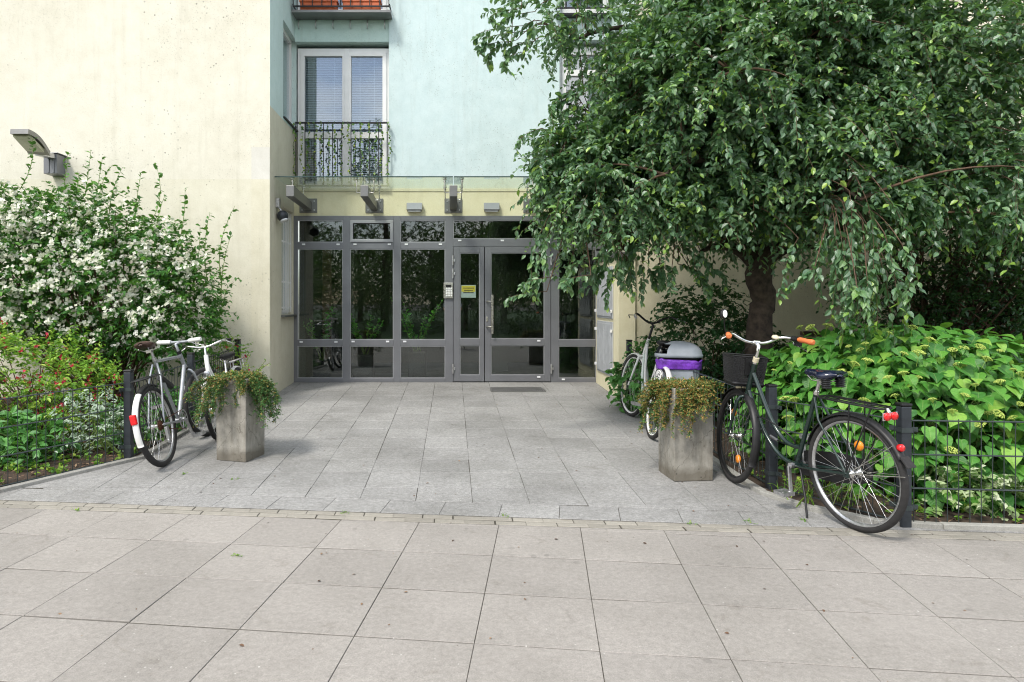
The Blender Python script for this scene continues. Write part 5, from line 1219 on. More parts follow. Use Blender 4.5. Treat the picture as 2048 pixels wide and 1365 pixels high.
q = MB(st); q.lathe(HB+ax*.03+Vector((.09, 0, -.02)), (1, 0, -.1), [(0, -.04), (.02, -.035), (.032, 0), (.03, .008), (0, .01)], 18); q.build('headlight', M['dullalloy'], t, world=False)

# ---- white and mint bicycle on the right, by the bin
t, WB = bike_root((1.90, 6.55), (1.955, 7.63), -11.0, 'white and mint bicycle between the wall and the grey bin')
Rw = .345; fh = Vector((WB, 0, Rw)); HT = Vector((WB-.25, 0, .90)); HB = Vector((WB-.18, 0, .72)); ax = (HT-HB).normalized(); st = axis_rot(HB, ax, R(12))
BB = Vector((.44, 0, .29)); ST = Vector((.27, 0, .80)); sd_ = (ST-BB).normalized()
f = MB(); f.tube([HB-ax*.005, HT], .02, 12); f.tube([BB, ST+sd_*.06], .0150, 10); f.tube([(BB.x-.02, -.02, BB.z+.03), (ST.x+.06, -.02, ST.z+.02)], .013, 8)
f.tube(bez(HT-ax*.06, (HT.x-.12, 0, .52), (BB.x+.15, 0, .36), (BB.x-.03, 0, .40), 12), .0135, 10)
for s in (-1, 1): f.tube([(BB.x-.02, s*.03, BB.z), (0, s*.066, Rw)], .0095, 8); f.tube([(ST.x-.01, s*.02, ST.z-.02), (0, s*.066, Rw)], .0085, 8)
f.build('frame', M['offwhite'], t, world=False)
f = MB(); f.tube(bez(HB+ax*.02, (HB.x-.13, 0, .40), (BB.x+.15, 0, .28), BB, 12), .0155, 10); f.build('lower_tube', M['mint'], t, world=False)
f = MB(st)
for s in (-1, 1): f.tube([HB-ax*.02, HB-ax*.03+Vector((.005, s*.045, 0)), fh+Vector((0, s*.056, 0))], [.014, .014, .009], 8)
f.build('fork', M['offwhite'], t, world=False)
wheel(t, (0, 0, Rw), Rw, None, rim='offwhite', tr=.02); wheel(t, fh, Rw, st, rim='offwhite', tr=.02)
fender(t, (0, 0, Rw), Rw+.014, 10, 175, M['offwhite'], .026); fender(t, fh, Rw+.014, 30, 190, M['offwhite'], .026, st)
crank(t, BB, 1, 190, .17, .085, M['dullalloy'])
q = MB(); q.tube([ST+sd_*.0, ST+sd_*.10], .0125, 10); q.build('seat_post', M['chrome'], t, world=False); saddle(t, (ST.x-.06, 0, .93), .26, .19, M['black'], 0)
q = MB(st); top = HT+ax*.16; q.tube([HT, top, top+Vector((.04, 0, .02))], .0135, 10); q.build('stem', M['black'], t, world=False)
q = MB(st); c0 = top+Vector((.04, 0, .02)); ps = []
for s in (-1, 1):
    w_ = bez(c0, c0+Vector((0, s*.08, 0)), c0+Vector((.02, s*.14, .09)), c0+Vector((-.03, s*.20, .085)), 8)+[c0+Vector((-.10, s*.24, .07)), c0+Vector((-.16, s*.26, .06))]; q.tube(w_, .0115, 8); ps.append(w_)
hbo = q.build('handlebar', M['black'], t, world=False)
for s, w_ in zip((-1, 1), ps):
    q = MB(st); q.tube([w_[-2], w_[-1]+(w_[-1]-w_[-2])*.6], .016, 10); q.build('grip', M['dullalloy'], hbo, world=False)
    q = MB(st); q.tube([w_[-2]+Vector((.03, 0, 0)), w_[-2]+Vector((.03, s*.06, -.005)), w_[-1]+Vector((-.0, s*.06, -.02))], .005, 6); q.build('brake_lever', M['black'], hbo, world=False)
bc = Vector((-.03, .052, Rw+.27)); bn = Vector((-.35, .93, .0)).normalized()
b = MB(); b.lathe(bc, bn, [(.0, .004), (.058, .004), (.058, -.004), (0, -.004)], 28); bd = b.build('skirt_guard_badge', M['white'], t, world=False)
b = MB(); b.lathe(bc, bn, [(.052, .0055), (.059, .0055)], 28); b.build('badge_ring', M['black'], bd, world=False)
zx = bn; xx = Vector((0, 0, 1)).cross(zx).normalized(); yx = zx.cross(xx)
tm = Matrix(((xx.x, yx.x, zx.x, bc.x+bn.x*.006), (xx.y, yx.y, zx.y, bc.y+bn.y*.006), (xx.z, yx.z, zx.z, bc.z+bn.z*.006), (0, 0, 0, 1))) @ Matrix.Rotation(R(68), 4, 'Z')
text('Yal', .06, tm, M['black'], bd)
#==PART4==
# ================================================================== PLANTS
def shrub_stems(t, base, tips, r0=.012, mat='twig', name='stems', bend=.15):
    n = len(tips); P = []
    for i in range(n):
        b = np.array(base[i % len(base)]); e = np.array(tips[i]); mid = b*.5+e*.5+np.array([0, 0, bend*np.linalg.norm(e-b)])+RNG.normal(0, .04, 3)
        tt = np.linspace(0, 1, 9)[:, None]; P.append(b*(1-tt)**2+mid*2*tt*(1-tt)+e*tt*tt)
    P = np.array(P); v, f = nptubes(P, np.linspace(r0, r0*.3, 9)[None]*np.ones((n, 1)), 5)
    return rawmesh(name, v, f, np.full(len(f), .5), M[mat], t, True)
# ---- the big drooping tree
tb = Vector((3.10, 6.95, gz(6.95)))
tree = E('drooping_tree', tb, 'large dark green drooping tree with thick trunk between the bin and the hydrangea', 'tree')
def Wn(px, py, Y): return np.array(Wp(px, py, Y))
trunk = [np.array([*tb.xy, tb.z-.05]), Wn(1519, 650, 6.95), Wn(1528, 600, 6.95), Wn(1517, 548, 6.9), Wn(1540, 470, 6.9), Wn(1545, 380, 6.9), Wn(1570, 260, 6.95), Wn(1600, 80, 7.0), Wn(1610, -180, 7.0)]
TR = [.150, .122, .115, .128, .105, .095, .08, .06, .03]
b = MB(); pts = []
for i in range(len(trunk)-1):
    for k in range(4):
        tt = k/4; p0 = trunk[max(i-1, 0)]; p1 = trunk[i]; p2 = trunk[i+1]; p3 = trunk[min(i+2, len(trunk)-1)]
        q = .5*((2*p1)+(-p0+p2)*tt+(2*p0-5*p1+4*p2-p3)*tt*tt+(-p0+3*p1-3*p2+p3)*tt**3); pts.append((Vector(q), TR[i]*(1-tt)+TR[i+1]*tt))
b.tube([p for p, r in pts], [r*(1+.07*math.sin(i*2.3)) for i, (p, r) in enumerate(pts)], 14)
lim = []
def limb(start, end, r0, lift=.35):
    s_ = np.array(start); e = np.array(end); d = e-s_; c1 = s_+d*.3+np.array([0, 0, lift*np.linalg.norm(d)]); c2 = s_+d*.75+np.array([0, 0, lift*.6*np.linalg.norm(d)])
    q = bez(s_, c1, c2, e, 12); n = len(q); b.tube(q, [r0*(1-.75*i/(n-1)) for i in range(n)], 8); lim.extend([np.array(x) for x in q[3:]])
for st_i, e, r in ((3, Wn(1400, 505, 6.7), .062), (3, Wn(1640, 500, 6.8), .06), (3, Wn(1455, 430, 6.9), .07), (3, Wn(1250, 500, 6.6), .05), (3, Wn(1680, 470, 6.3), .06), (4, Wn(1180, 300, 6.5), .06), (4, Wn(1330, 350, 5.8), .05), (5, Wn(1750, 250, 6.3), .06), (5, Wn(1900, 300, 7.0), .055), (5, Wn(1450, 150, 5.6), .05),
                   (6, Wn(1150, 80, 6.6), .055), (6, Wn(1350, -50, 6.4), .05), (6, Wn(1850, 60, 6.4), .05), (6, Wn(1650, 60, 5.7), .045), (7, Wn(1250, -150, 7.0), .04), (7, Wn(1900, -200, 7.2), .05), (7, Wn(1600, -420, 7), .04),
                   (5, Wn(1500, 250, 8.0), .04), (4, Wn(1650, 330, 8.0), .04), (4, Wn(1720, 400, 5.5), .045), (6, Wn(2150, 200, 6.6), .05), (6, Wn(2100, 0, 7.6), .05)):
    limb(trunk[st_i], e, r)
b.build('trunk', M['bark'], tree)
lim = np.array(lim)
# twig starts: hand placed volumes (centre px,py,Y ; radii) in world metres
vols = [(1410, 240, 6.5, (1.15, .9, 1.0), 1450), (1180, 300, 6.5, (.35, .4, .30), 150), (1550, 180, 6.4, (1.5, 1.0, 1.15), 2100), (1550, 60, 6.6, (1.5, 1.1, 1.0), 1350), (1780, 150, 6.4, (1.4, 1.0, 1.0), 1800), (1410, 110, 6.6, (.55, .6, .8), 420),
        (1230, 380, 6.4, (.60, .55, .50), 640), (1370, 430, 6.5, (.75, .6, .40), 650), (1160, 330, 6.5, (.32, .3, .35), 230), (1700, 340, 5.9, (.50, .4, .6), 460), (1640, 400, 6.4, (.6, .5, .35), 380),
        (2000, 200, 6.3, (.9, .8, 1.3), 800), (1550, -250, 6.8, (2.4, 1.6, 1.3), 1100), (1480, 330, 7.2, (1.4, .8, .7), 900), (1840, 330, 5.9, (.45, .4, .35), 260), (1120, 30, 6.4, (.5, .3, .25), 70), (1180, 60, 6.4, (.25, .3, .4), 26), (2060, 380, 5.6, (.3, .3, .6), 130)]
P0 = []; D0 = []
for px, py, Y, rad, n in vols:
    p, d = ell(n, Wn(px, py, Y), rad, .35, 1.0); P0.append(p); D0.append(d)
P0 = np.concatenate(P0); D0 = np.concatenate(D0); zl = 1.62+.72*np.clip((P0[:, 0]-.9)/.5, 0, 1)-.25*np.clip((P0[:, 0]-3.9)/.6, 0, 1); k = P0[:, 2] > zl; P0, D0 = P0[k], D0[k]
keep = P0[:, 1] < 8.45; P0, D0 = P0[keep], D0[keep]
# clumpiness: thin out by a smooth 3d noise
ph = np.sin(P0[:, 0]*4.1+1.3)*np.sin(P0[:, 1]*4.7+.4)*np.sin(P0[:, 2]*4.4+2.1)+.35*np.sin(P0[:, 0]*11+P0[:, 2]*9)
k = RNG.random(len(P0)) < np.clip(.74+.9*ph, .10, 1)*np.where(P0[:, 2] > 4.9, .7, 1); P0, D0 = P0[k], D0[k]
Dd = D0*.75+RNG.normal(0, .3, D0.shape)+np.array([0, 0, -.15]); Ln = .18+.32*RNG.random(len(P0)); T = twigs(P0, Dd, Ln, .40, 6)
# long hanging sprays
hang = []
for px, py, Y, n, ln, dx in ((1700, 420, 5.45, 9, 1.0, .04), (1740, 520, 5.4, 7, .62, .05), (1630, 480, 5.7, 5, .6, -.05), (1130, 440, 6.3, 5, .65, -.1), (1130, 310, 6.3, 5, .3, -.15), (1050, 60, 6.4, 4, .22, -.28), (1060, 100, 6.4, 4, .25, -.2), (1270, 490, 6.4, 6, .40, .0), (1390, 520, 6.5, 6, .25, .1),
                             (1330, 530, 6.5, 4, .25, 0), (1180, 500, 6.3, 5, .38, -.1), (1120, 560, 6.2, 3, .15, -.2), (1720, 470, 5.5, 7, .8, .0), (1800, 400, 5.8, 5, .3, .15), (2030, 360, 5.5, 5, .5, .0), (1150, 200, 6.4, 5, .4, -.15), (1690, 600, 5.3, 4, .25, .0), (1240, 530, 6.3, 3, .3, -.05), (1900, 420, 5.9, 5, .25, .1)):
    for _ in range(n):
        c = Wn(px, py, Y)+RNG.normal(0, .11, 3); tt = np.linspace(0, 1, 14)[:, None]; e = c+np.array([dx+RNG.normal(0, .09), RNG.normal(-.05, .06), -ln*(.6+.5*RNG.random())]); m_ = (c+e)/2+np.array([dx*1.2, -.03, .12*ln])
        hang.append(c*(1-tt)**2+m_*2*tt*(1-tt)+e*tt*tt)
hang = np.array(hang)
p1, d1, n1, s1, u1 = leaves_on(T, 17, .075, .9, .42, .6, .05); p2, d2, n2, s2, u2 = leaves_on(hang, 32, .083, .9, .6, .45, .05)
clus = np.sin(p1[:, 0]*5+1)*np.sin(p1[:, 1]*6)*np.sin(p1[:, 2]*5+2)
r1 = np.clip(.45+.26*clus+RNG.normal(0, .24, len(p1)), 0, .90); r2 = np.clip(.5+RNG.normal(0, .2, len(p2)), 0, .9)
tip = (u1 > .86) & (RNG.random(len(p1)) < .22) & (p1[:, 1] < 6.6); r1[tip] = .93+.07*RNG.random(tip.sum()); tip2 = (u2 > .9) & (RNG.random(len(p2)) < .5); r2[tip2] = .93+.07*RNG.random(tip2.sum())
leafmesh('crown', LEAF, np.concatenate([p1, p2]), np.concatenate([d1, d2]), np.concatenate([n1, n2]), np.concatenate([s1, s2]), np.concatenate([r1, r2]), M['treeleaf'], tree)
v1, f1 = nptubes(T[::2], np.linspace(.003, .0012, 6)[None]*np.ones((len(T[::2]), 1))); v2, f2 = nptubes(hang, np.linspace(.004, .0014, 14)[None]*np.ones((len(hang), 1)))
# boughs from the limbs to a share of the twig clumps
sel = P0[RNG.choice(len(P0), 420, False)]; nb = []
for p in sel:
    d = np.linalg.norm(lim-p, axis=1)+.6*np.maximum(0, lim[:, 2]-p[2]+.2); q = lim[np.argmin(d)]; tt = np.linspace(0, 1, 8)[:, None]; m_ = (p+q)/2+np.array([0, 0, .18*np.linalg.norm(p-q)])+RNG.normal(0, .05, 3); nb.append(q*(1-tt)**2+m_*2*tt*(1-tt)+p*tt*tt)
nb = np.array(nb); v3, f3 = nptubes(nb, np.linspace(.013, .003, 8)[None]*np.ones((len(nb), 1)), 4)
hs = []
for h in hang[:, 0]:
    q = P0[np.argmin(np.linalg.norm(P0-h-RNG.normal(0, .12, 3)-np.array([0, .25, .15]), axis=1))]; tt = np.linspace(0, 1, 8)[:, None]; m_ = (h+q)/2+np.array([0, 0, .2*np.linalg.norm(h-q)]); hs.append(q*(1-tt)**2+m_*2*tt*(1-tt)+h*tt*tt)
v4, f4 = nptubes(np.array(hs), np.linspace(.005, .004, 8)[None]*np.ones((len(hs), 1)), 4)
V = np.concatenate([v1, v2, v3, v4]); Fq = np.concatenate([f1, f2+len(v1), f3+len(v1)+len(v2), f4+len(v1)+len(v2)+len(v3)]); rawmesh('twigs', V, Fq, np.full(len(Fq), .5), M['twig'], tree, True)
# small green-yellow fruit among the leaves
fi = RNG.choice(len(p1), 2600, False); fp = p1[fi]+RNG.normal(0, .02, (2600, 3)); OCT = (np.array([(1, 0, 0), (-1, 0, 0), (0, 1, 0), (0, -1, 0), (0, 0, 1), (0, 0, -1)], float)*.5, np.array([(0, 2, 4), (2, 1, 4), (1, 3, 4), (3, 0, 4), (2, 0, 5), (1, 2, 5), (3, 1, 5), (0, 3, 5)]))
leafmesh('fruit', OCT, fp, RNG.normal(size=(2600, 3)), RNG.normal(size=(2600, 3)), .013, .93+.07*RNG.random(2600), M['weigleaf'], tree, kind='stuff')

# ---- dark tall shrub behind, right edge
t = E('tall_shrub', (5.6, 7.6, gz(7.6)), 'tall dark shrub in the shade behind the hydrangea, right of the drooping tree', 'shrub')
P = []; D = []
for c, r, n in (((5.75, 7.6, 2.1), (1.45, .75, 1.35), 1500), ((6.6, 7.4, 2.4), (1.2, .9, 1.9), 1300), ((6.2, 7.0, 1.2), (1.4, .6, .7), 700), ((5.0, 7.7, 3.4), (1.0, .6, .8), 300)):
    a, d = ell(n, c, r, .25, 1); P.append(a); D.append(d)
P = np.concatenate(P); D = np.concatenate(D); k = P[:, 1] < 8.5; P, D = P[k], D[k]; T = twigs(P, D*.7+RNG.normal(0, .4, D.shape), .2+.25*RNG.random(len(P)), .3, 5)
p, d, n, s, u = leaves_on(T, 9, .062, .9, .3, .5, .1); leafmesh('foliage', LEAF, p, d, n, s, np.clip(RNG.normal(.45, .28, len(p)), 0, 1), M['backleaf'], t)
shrub_stems(t, [(5.3+RNG.normal(0, .2), 7.6+RNG.normal(0, .12), gz(7.6)) for _ in range(9)]+[(6.6, 7.4, gz(7.4))]*4, P[RNG.choice(len(P), 150, False)], .022)
# ---- hydrangea
t = E('hydrangea', (4.0, 5.7, gz(5.7)), 'broad hydrangea with large heart shaped leaves and yellow green flower heads behind the fence', 'shrub')
def hyd(n, lo, hi):
    out = []; dd = []
    while len(out) < n:
        d = RNG.normal(size=3); d /= np.linalg.norm(d)
        if d[2] < -.15: continue
        rad = lo+(hi-lo)*RNG.random(); e = (np.sum(np.abs(d)**2.6))**(-1/2.6); q = d*e*rad*np.array([1.42, 1.42, 1.12])
        # the back left is taller, the right end slopes down
        x, y, z = q[0]+4.00, q[1]+5.82, q[2]+.02
        if RNG.random() < .28: x += 1.35; z *= .82
        z *= 1.0-.10*max(0, x-4.2)
        if y < 4.33-.02*(x-3) or x < 2.50 and z > .75 and False: continue
        lim_x = 2.38 if y > 5.0 else 2.38+(5.0-y)*.62
        if x < lim_x: continue
        out.append((x, y, z+gz(y))); dd.append(d)
    return np.array(out), np.array(dd)
p, d = hyd(5600, .80, 1.0); D_ = nrm(d*np.array([1, 1, .3])+np.array([0, -.35, -.55])+RNG.normal(0, .38, d.shape)); N_ = nrm(d+np.array([0, -.25, .75])+RNG.normal(0, .28, d.shape))
s = .080+.058*RNG.random(len(p)); r = np.clip(RNG.normal(.48, .29, len(p))+.12*(d[:, 2]), 0, 1)
p3, d3 = hyd(1500, .45, .82); D3 = nrm(d3*np.array([1, 1, .3])+np.array([0, -.2, -.5])+RNG.normal(0, .5, d3.shape)); N3 = nrm(d3+np.array([0, 0, .8])+RNG.normal(0, .4, d3.shape))
HL = HEART
leafmesh('foliage', HL, np.concatenate([p, p3]), np.concatenate([D_, D3]), np.concatenate([N_, N3]), np.concatenate([s, .09+.05*RNG.random(len(p3))]), np.concatenate([r, np.clip(RNG.normal(.3, .2, len(p3)), 0, 1)]), M['hydleaf'], t)
shrub_stems(t, [(4.0+RNG.uniform(-.9, .9), 5.7+RNG.uniform(-.8, .6), gz(5.7)) for _ in range(24)], p[RNG.choice(len(p), 130, False)], .008, 'stemg')
# flower head prototype: flat dome of little florets on a short stalk
def dome(seed):
    rg = np.random.default_rng(seed); n = 90; a = rg.random(n)*6.28; q = np.sqrt(rg.random(n))*.5; P = np.stack([np.cos(a)*q, np.sin(a)*q, .22*(1-(q/.5)**2)], 1)
    V, Fo = OCT; vs = (P[:, None]+V[None]*.115*(.7+.6*rg.random((n, 1, 1)))).reshape(-1, 3); fs = (Fo[None]+(np.arange(n)*6)[:, None, None]).reshape(-1, 3)
    tv, tf = nptubes(np.array([[[0, 0, -1.2], [0, 0, -.4], [0, 0, .1]]]+[[[0, 0, -.35], [x*.5, y*.5, -.1], [x, y, .05]] for x, y, _ in P[:10]]), np.full((11, 3), .018), 4)
    tf = np.concatenate([tf[:, [0, 1, 2]], tf[:, [0, 2, 3]]]); me = bpy.data.meshes.new('flower_head'); vv = np.concatenate([vs, tv]); ff = np.concatenate([fs, tf+len(vs)])
    me.from_pydata(vv.tolist(), [], ff.tolist()); at = me.attributes.new('rnd', 'FLOAT', 'FACE'); at.data.foreach_set('value', np.concatenate([np.repeat(rg.random(n), 8), np.full(len(tf), .0)]).astype(np.float32)); me.materials.append(M['hydflower']); return me
doms = [dome(i) for i in range(4)]
spots = [(1825, 655, 6.3), (1740, 655, 6.4), (1860, 679, 6.1), (1850, 694, 6.0), (1905, 700, 5.9), (1925, 697, 6.0), (1960, 694, 6.1), (1730, 688, 6.0), (1697, 693, 6.0), (1808, 708, 5.8), (1838, 706, 5.9), (1735, 722, 5.8), (1710, 728, 5.8), (1680, 745, 5.6), (1700, 747, 5.7), (1807, 747, 5.5), (1750, 758, 5.5), (1776, 756, 5.6), (1838, 755, 5.6), (1920, 731, 5.7), (1974, 718, 5.8), (2026, 740, 5.7), (2045, 749, 5.7), (1999, 764, 5.4), (1950, 770, 5.3), (2036, 785, 5.3), (1930, 791, 5.1), (1865, 800, 5.0), (2040, 808, 5.0), (1905, 823, 4.9), (1975, 827, 4.8), (1995, 828, 4.8), (2025, 836, 4.7), (1729, 803, 5.1), (1790, 792, 5.2), (1960, 849, 4.6), (1903, 901, 4.4), (1928, 991, 4.35), (1580, 726, 5.6), (1548, 741, 5.7), (1590, 800, 5.0), (1576, 836, 4.9), (1620, 655, 6.6), (1655, 652, 6.7), (1720, 700, 5.9), (1780, 668, 6.3), (2000, 702, 6.2), (1570, 798, 5.2), (1600, 655, 6.5)]
for i, (px, py, Y) in enumerate(spots):
    o = bpy.data.objects.new('flower_head', doms[i % 4]); COL.objects.link(o); o.parent = t; pxs = CX+F*p[:, 0]/p[:, 1]; pys = HZ-F*(p[:, 2]-CAMH)/p[:, 1]; near = (np.abs(pxs-px) < 22) & (np.abs(pys-py) < 22)
    if near.any(): Y = max(4.35, float(np.min(p[near, 1]))-.02)
    q = Wp(px, py, Y); o.location = q-WM[t.name].translation; sz = random.choice([.045, .06, .07, .085])
    o.scale = (sz, sz, sz); o.rotation_euler = (R(random.uniform(5, 35)), R(random.uniform(-15, 15)), random.uniform(0, 6))
# ---- shade shrub under the tree, low viburnum by the mint bicycle
def bush(name, base, label, vols, leaf, mat, n_l, twl, tpl=LEAF, droop=.3, rm=.5, stems=40, sr=.008, cat='shrub', group=None, smat='twig', lo=.3, ymax=8.62, spread=.9, down=.3, up=0, wid=1.0):
    t = E(name, base, label, cat, group); P = []; D = []
    for c, r, n in vols: a, d = ell(n, c, r, lo, 1); P.append(a); D.append(d)
    P = np.concatenate(P); D = np.concatenate(D); k = (P[:, 1] < ymax) & (P[:, 2] > gz(base[1])+.02); P, D = P[k], D[k]
    T = twigs(P, D*.7+RNG.normal(0, .35, D.shape)+np.array([0, 0, up]), twl*(.6+.8*RNG.random(len(P))), droop, 5); T[..., 1] = np.minimum(T[..., 1], 8.67); T[..., 2] = np.maximum(T[..., 2], gz(base[1])+.01)
    p, d, n, s, u = leaves_on(T, n_l, leaf, spread, down, .4, .1); leafmesh('foliage', tpl, p, d, n, s, np.clip(RNG.normal(rm, .27, len(p))+.12*(u-.5), 0, 1), mat, t, wid=wid)
    if stems: shrub_stems(t, [(base[0]+RNG.normal(0, .12), base[1]+RNG.normal(0, .08), gz(base[1])) for _ in range(9)], P[RNG.choice(len(P), min(stems, len(P)), False)], sr, smat)
    return t, T, p
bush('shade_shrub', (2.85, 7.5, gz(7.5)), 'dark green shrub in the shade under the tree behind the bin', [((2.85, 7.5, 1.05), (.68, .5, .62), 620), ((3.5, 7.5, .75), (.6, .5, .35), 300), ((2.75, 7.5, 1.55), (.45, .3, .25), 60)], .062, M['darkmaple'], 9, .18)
bush('low_shrub', (2.28, 8.0, gz(8.0)), 'low broad leaved shrub at the wall corner beside the mint bicycle', [((2.22, 7.95, .62), (.34, .42, .42), 190), ((2.25, 7.3, .55), (.22, .5, .33), 110)], .085, M['perleaf'], 6, .13, wid=1.3)
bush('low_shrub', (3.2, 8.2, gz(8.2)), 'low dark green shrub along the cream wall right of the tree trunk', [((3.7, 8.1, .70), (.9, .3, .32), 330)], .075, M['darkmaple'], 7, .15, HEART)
bush('variegated_plant', (3.35, 4.50, gz(4.5)), 'small pale variegated plant creeping at the fence foot, right edge', [((3.35, 4.46, .29), (.30, .14, .16), 60), ((3.62, 4.46, .25), (.16, .12, .12), 30)], .055, M['varleaf'], 7, .10, HEART, stems=14, sr=.003, smat='stemg', cat='plant')
# ---- white flowering mock orange on the left
mo, T, p = bush('mock_orange', (-4.0, 7.9, gz(7.9)), 'tall mock orange shrub covered in white blossom against the cream wall', [((-3.95, 7.7, 1.75), (1.30, .65, .80), 1150), ((-5.2, 7.6, 1.95), (1.0, .65, .9), 800), ((-3.15, 7.75, 1.35), (.48, .45, .62), 360), ((-4.6, 7.7, 2.15), (1.1, .5, .55), 420), ((-3.3, 7.75, 2.05), (.35, .3, .35), 110), ((-4.3, 7.7, 2.45), (.8, .4, .35), 260)],   .068, M['mockleaf'], 9, .22, stems=90, sr=.014, down=.2, up=.1)
# upright shoots
sh = []
for px, py, pb in ((60, 262, 330), (136, 305, 400), (182, 300, 400), (205, 315, 400), (158, 345, 400), (245, 335, 400), (310, 325, 410), (282, 345, 420), (370, 378, 460), (420, 425, 500), (470, 412, 500), (462, 470, 540), (15, 370, 430), (455, 575, 610), (225, 330, 400), (110, 400, 450), (330, 390, 470), (400, 450, 520)):
    Y = 7.7; e = Wn(px, py, Y); c = Wn(px-18+RNG.normal(0, 8), pb+60, Y); tt = np.linspace(0, 1, 10)[:, None]; m_ = (c+e)/2+RNG.normal(0, .13, 3)*[1, .4, .2]; sh.append(c*(1-tt)**2+m_*2*tt*(1-tt)+e*tt*tt)
sh = np.array(sh); v, f = nptubes(sh, np.linspace(.006, .002, 10)[None]*np.ones((len(sh), 1)), 5); rawmesh('upright_shoots', v, f, np.full(len(f), .5), M['stemg'], mo, True)
p_, d_, n_, s_, u_ = leaves_on(sh, 30, .082, 1.1, .0, .45, .05); leafmesh('shoot_foliage', LEAF, p_, d_, n_, s_, np.clip(RNG.normal(.5, .25, len(p_)), 0, 1), M['mockleaf'], mo)
# blossom: clusters of four-petalled flowers, facing outward
wgt = np.clip(8.1-p[:, 1], 0, 1)**2.2*np.clip((p[:, 2]-.9)/.5, .15, 1); idx = RNG.choice(len(p), 850, False, p=wgt/wgt.sum()); c = p[idx]; kk = 8
P_ = np.repeat(c, kk, 0)+RNG.normal(0, .022, (len(c)*kk, 3))+np.array([0, -.06, .02]); N_ = nrm(np.repeat(RNG.normal(0, .4, c.shape)+np.array([0, -.9, .5]), kk, 0)+RNG.normal(0, .45, P_.shape)); D_ = RNG.normal(size=P_.shape)
leafmesh('blossom', FLOWER, P_, D_, N_, .029+.012*RNG.random(len(P_)), RNG.random(len(P_)), M['petal'], mo, kind='stuff')
# ---- weigela, perennials, silver plant
def weig(base, label, vols, n_f, **kw):
    t, T, p = bush('weigela', base, label, vols, .056, M['weigleaf'], 8, .17, droop=.15, up=.35, stems=26, rm=.5, group='weigela shrubs by the left wall', wid=.75, **kw)
    q = p[RNG.choice(len(p), n_f, False)]; P_ = np.repeat(q, 4, 0)+RNG.normal(0, .012, (n_f*4, 3))+np.array([0, -.02, .015]); leafmesh('blossom', LEAF, P_, RNG.normal(0, .6, P_.shape)+np.array([0, -.5, .3]), RNG.normal(size=P_.shape), .024+.01*RNG.random(len(P_)), RNG.random(len(P_)), M['redpetal'], t, wid=1.4, kind='stuff')
    return t
weig((-4.0, 6.7, gz(6.7)), 'spreading yellow green weigela with red blossom behind the left fence', [((-4.25, 6.6, .85), (.85, .5, .45), 520), ((-3.6, 6.5, .70), (.45, .4, .32), 170), ((-5.0, 6.6, 1.05), (.7, .5, .4), 250)], 190)
weig((-2.78, 8.35, gz(8.35)), 'narrow young weigela with pink tips against the wall corner', [((-2.70, 8.35, .75), (.16, .18, .42), 70)], 10)
bush('perennial_plant', (-3.65, 5.75, gz(5.75)), 'clump of broad fresh green perennial leaves behind the left mesh panel', [((-3.75, 5.75, .38), (.50, .35, .22), 150), ((-4.3, 5.7, .45), (.5, .35, .3), 150)], .10, M['perleaf'], 7, .12, stems=16, smat='stemg', cat='plant')
bush('silver_plant', (-3.12, 6.0, gz(6.0)), 'silvery felt leaved plant with white flowers beside the left fence post', [((-3.12, 6.0, .45), (.30, .22, .28), 120)], .058, M['silverleaf'], 8, .20, NARROW, stems=20, smat='stemg', cat='plant', up=.6, wid=1.4)
for (x, y, w, l) in ((-3.0, 6.9, .4, 'green leafy perennial between silver bicycle and white shrub'),):
    bush('perennial_plant', (x, y, gz(y)), l, [((x, y, gz(y)+.16), (.28, .9, .20), 230)], .07, M['perleaf'], 7, .12, stems=16, smat='stemg', cat='plant')
# strappy grass by the right post
n = 70; P0 = np.stack([RNG.uniform(2.30, 2.85, n), RNG.uniform(4.55, 4.95, n), np.full(n, gz(4.75))], 1); D0 = RNG.normal(0, .35, (n, 3)); D0[:, 2] = 1
T = twigs(P0, D0, .16+.14*RNG.random(n), .5, 5); t = E('grass_tuft', (2.55, 4.75, gz(4.75)), 'tuft of strappy light green grass behind the green bicycle', 'grass tuft'); v, f = nptubes(T, np.linspace(.0045, .001, 5)[None]*np.ones((n, 1)), 3); rawmesh('blades', v, f, RNG.random(len(f)), M['coverleaf'], t)
# ground cover and mulch: uncountable
def scatter(n, left):
    out = []
    while len(out) < n:
        if left:
            x, y = RNG.uniform(-7.5, -2.74), RNG.uniform(4.75, 8.6)
            if x < -2.70 and y > 4.93+(x+3.27)*1.5 and (x > -3.27 or y > 5.0-(x+3.4)*.1): out.append((x, y))
        else:
            x, y = RNG.uniform(2.28, 7.5), RNG.uniform(3.9, 8.6)
            if y > 4.28-.097*(x-2.65) and (y > 4.9 or y > 4.58-(x-2.41)*.9+.05): out.append((x, y))
    a = np.array(out); return np.column_stack([a, np.array([gz(q) for q in a[:, 1]])+.014])
for left, lab in ((True, 'ground cover'), (False, 'ground cover')):
    c = scatter(1500 if left else 900, left); w = np.exp(-((c[:, 1]-5.3)**2)*.3) if left else None
    D0 = RNG.normal(0, .6, c.shape); D0[:, 2] = .8; T = twigs(c, D0, .05+.07*RNG.random(len(c)), .3, 4)
    p, d, n, s, u = leaves_on(T, 7, .034, .9, 0, .5, .0); o = leafmesh('ground_cover', HEART, p, d, n, s, np.clip(RNG.normal(.5, .3, len(p)), 0, 1), M['coverleaf'], None, kind='stuff')
    c = scatter(6000 if left else 5000, left); o = leafmesh('bark_mulch', SPIKE, c, RNG.normal(size=c.shape)*[1, 1, .25], np.array([0, 0, 1.])+RNG.normal(0, .3, c.shape), .022+.03*RNG.random(len(c)), RNG.random(len(c)), M['mulch'], None, kind='stuff', wid=1.4)
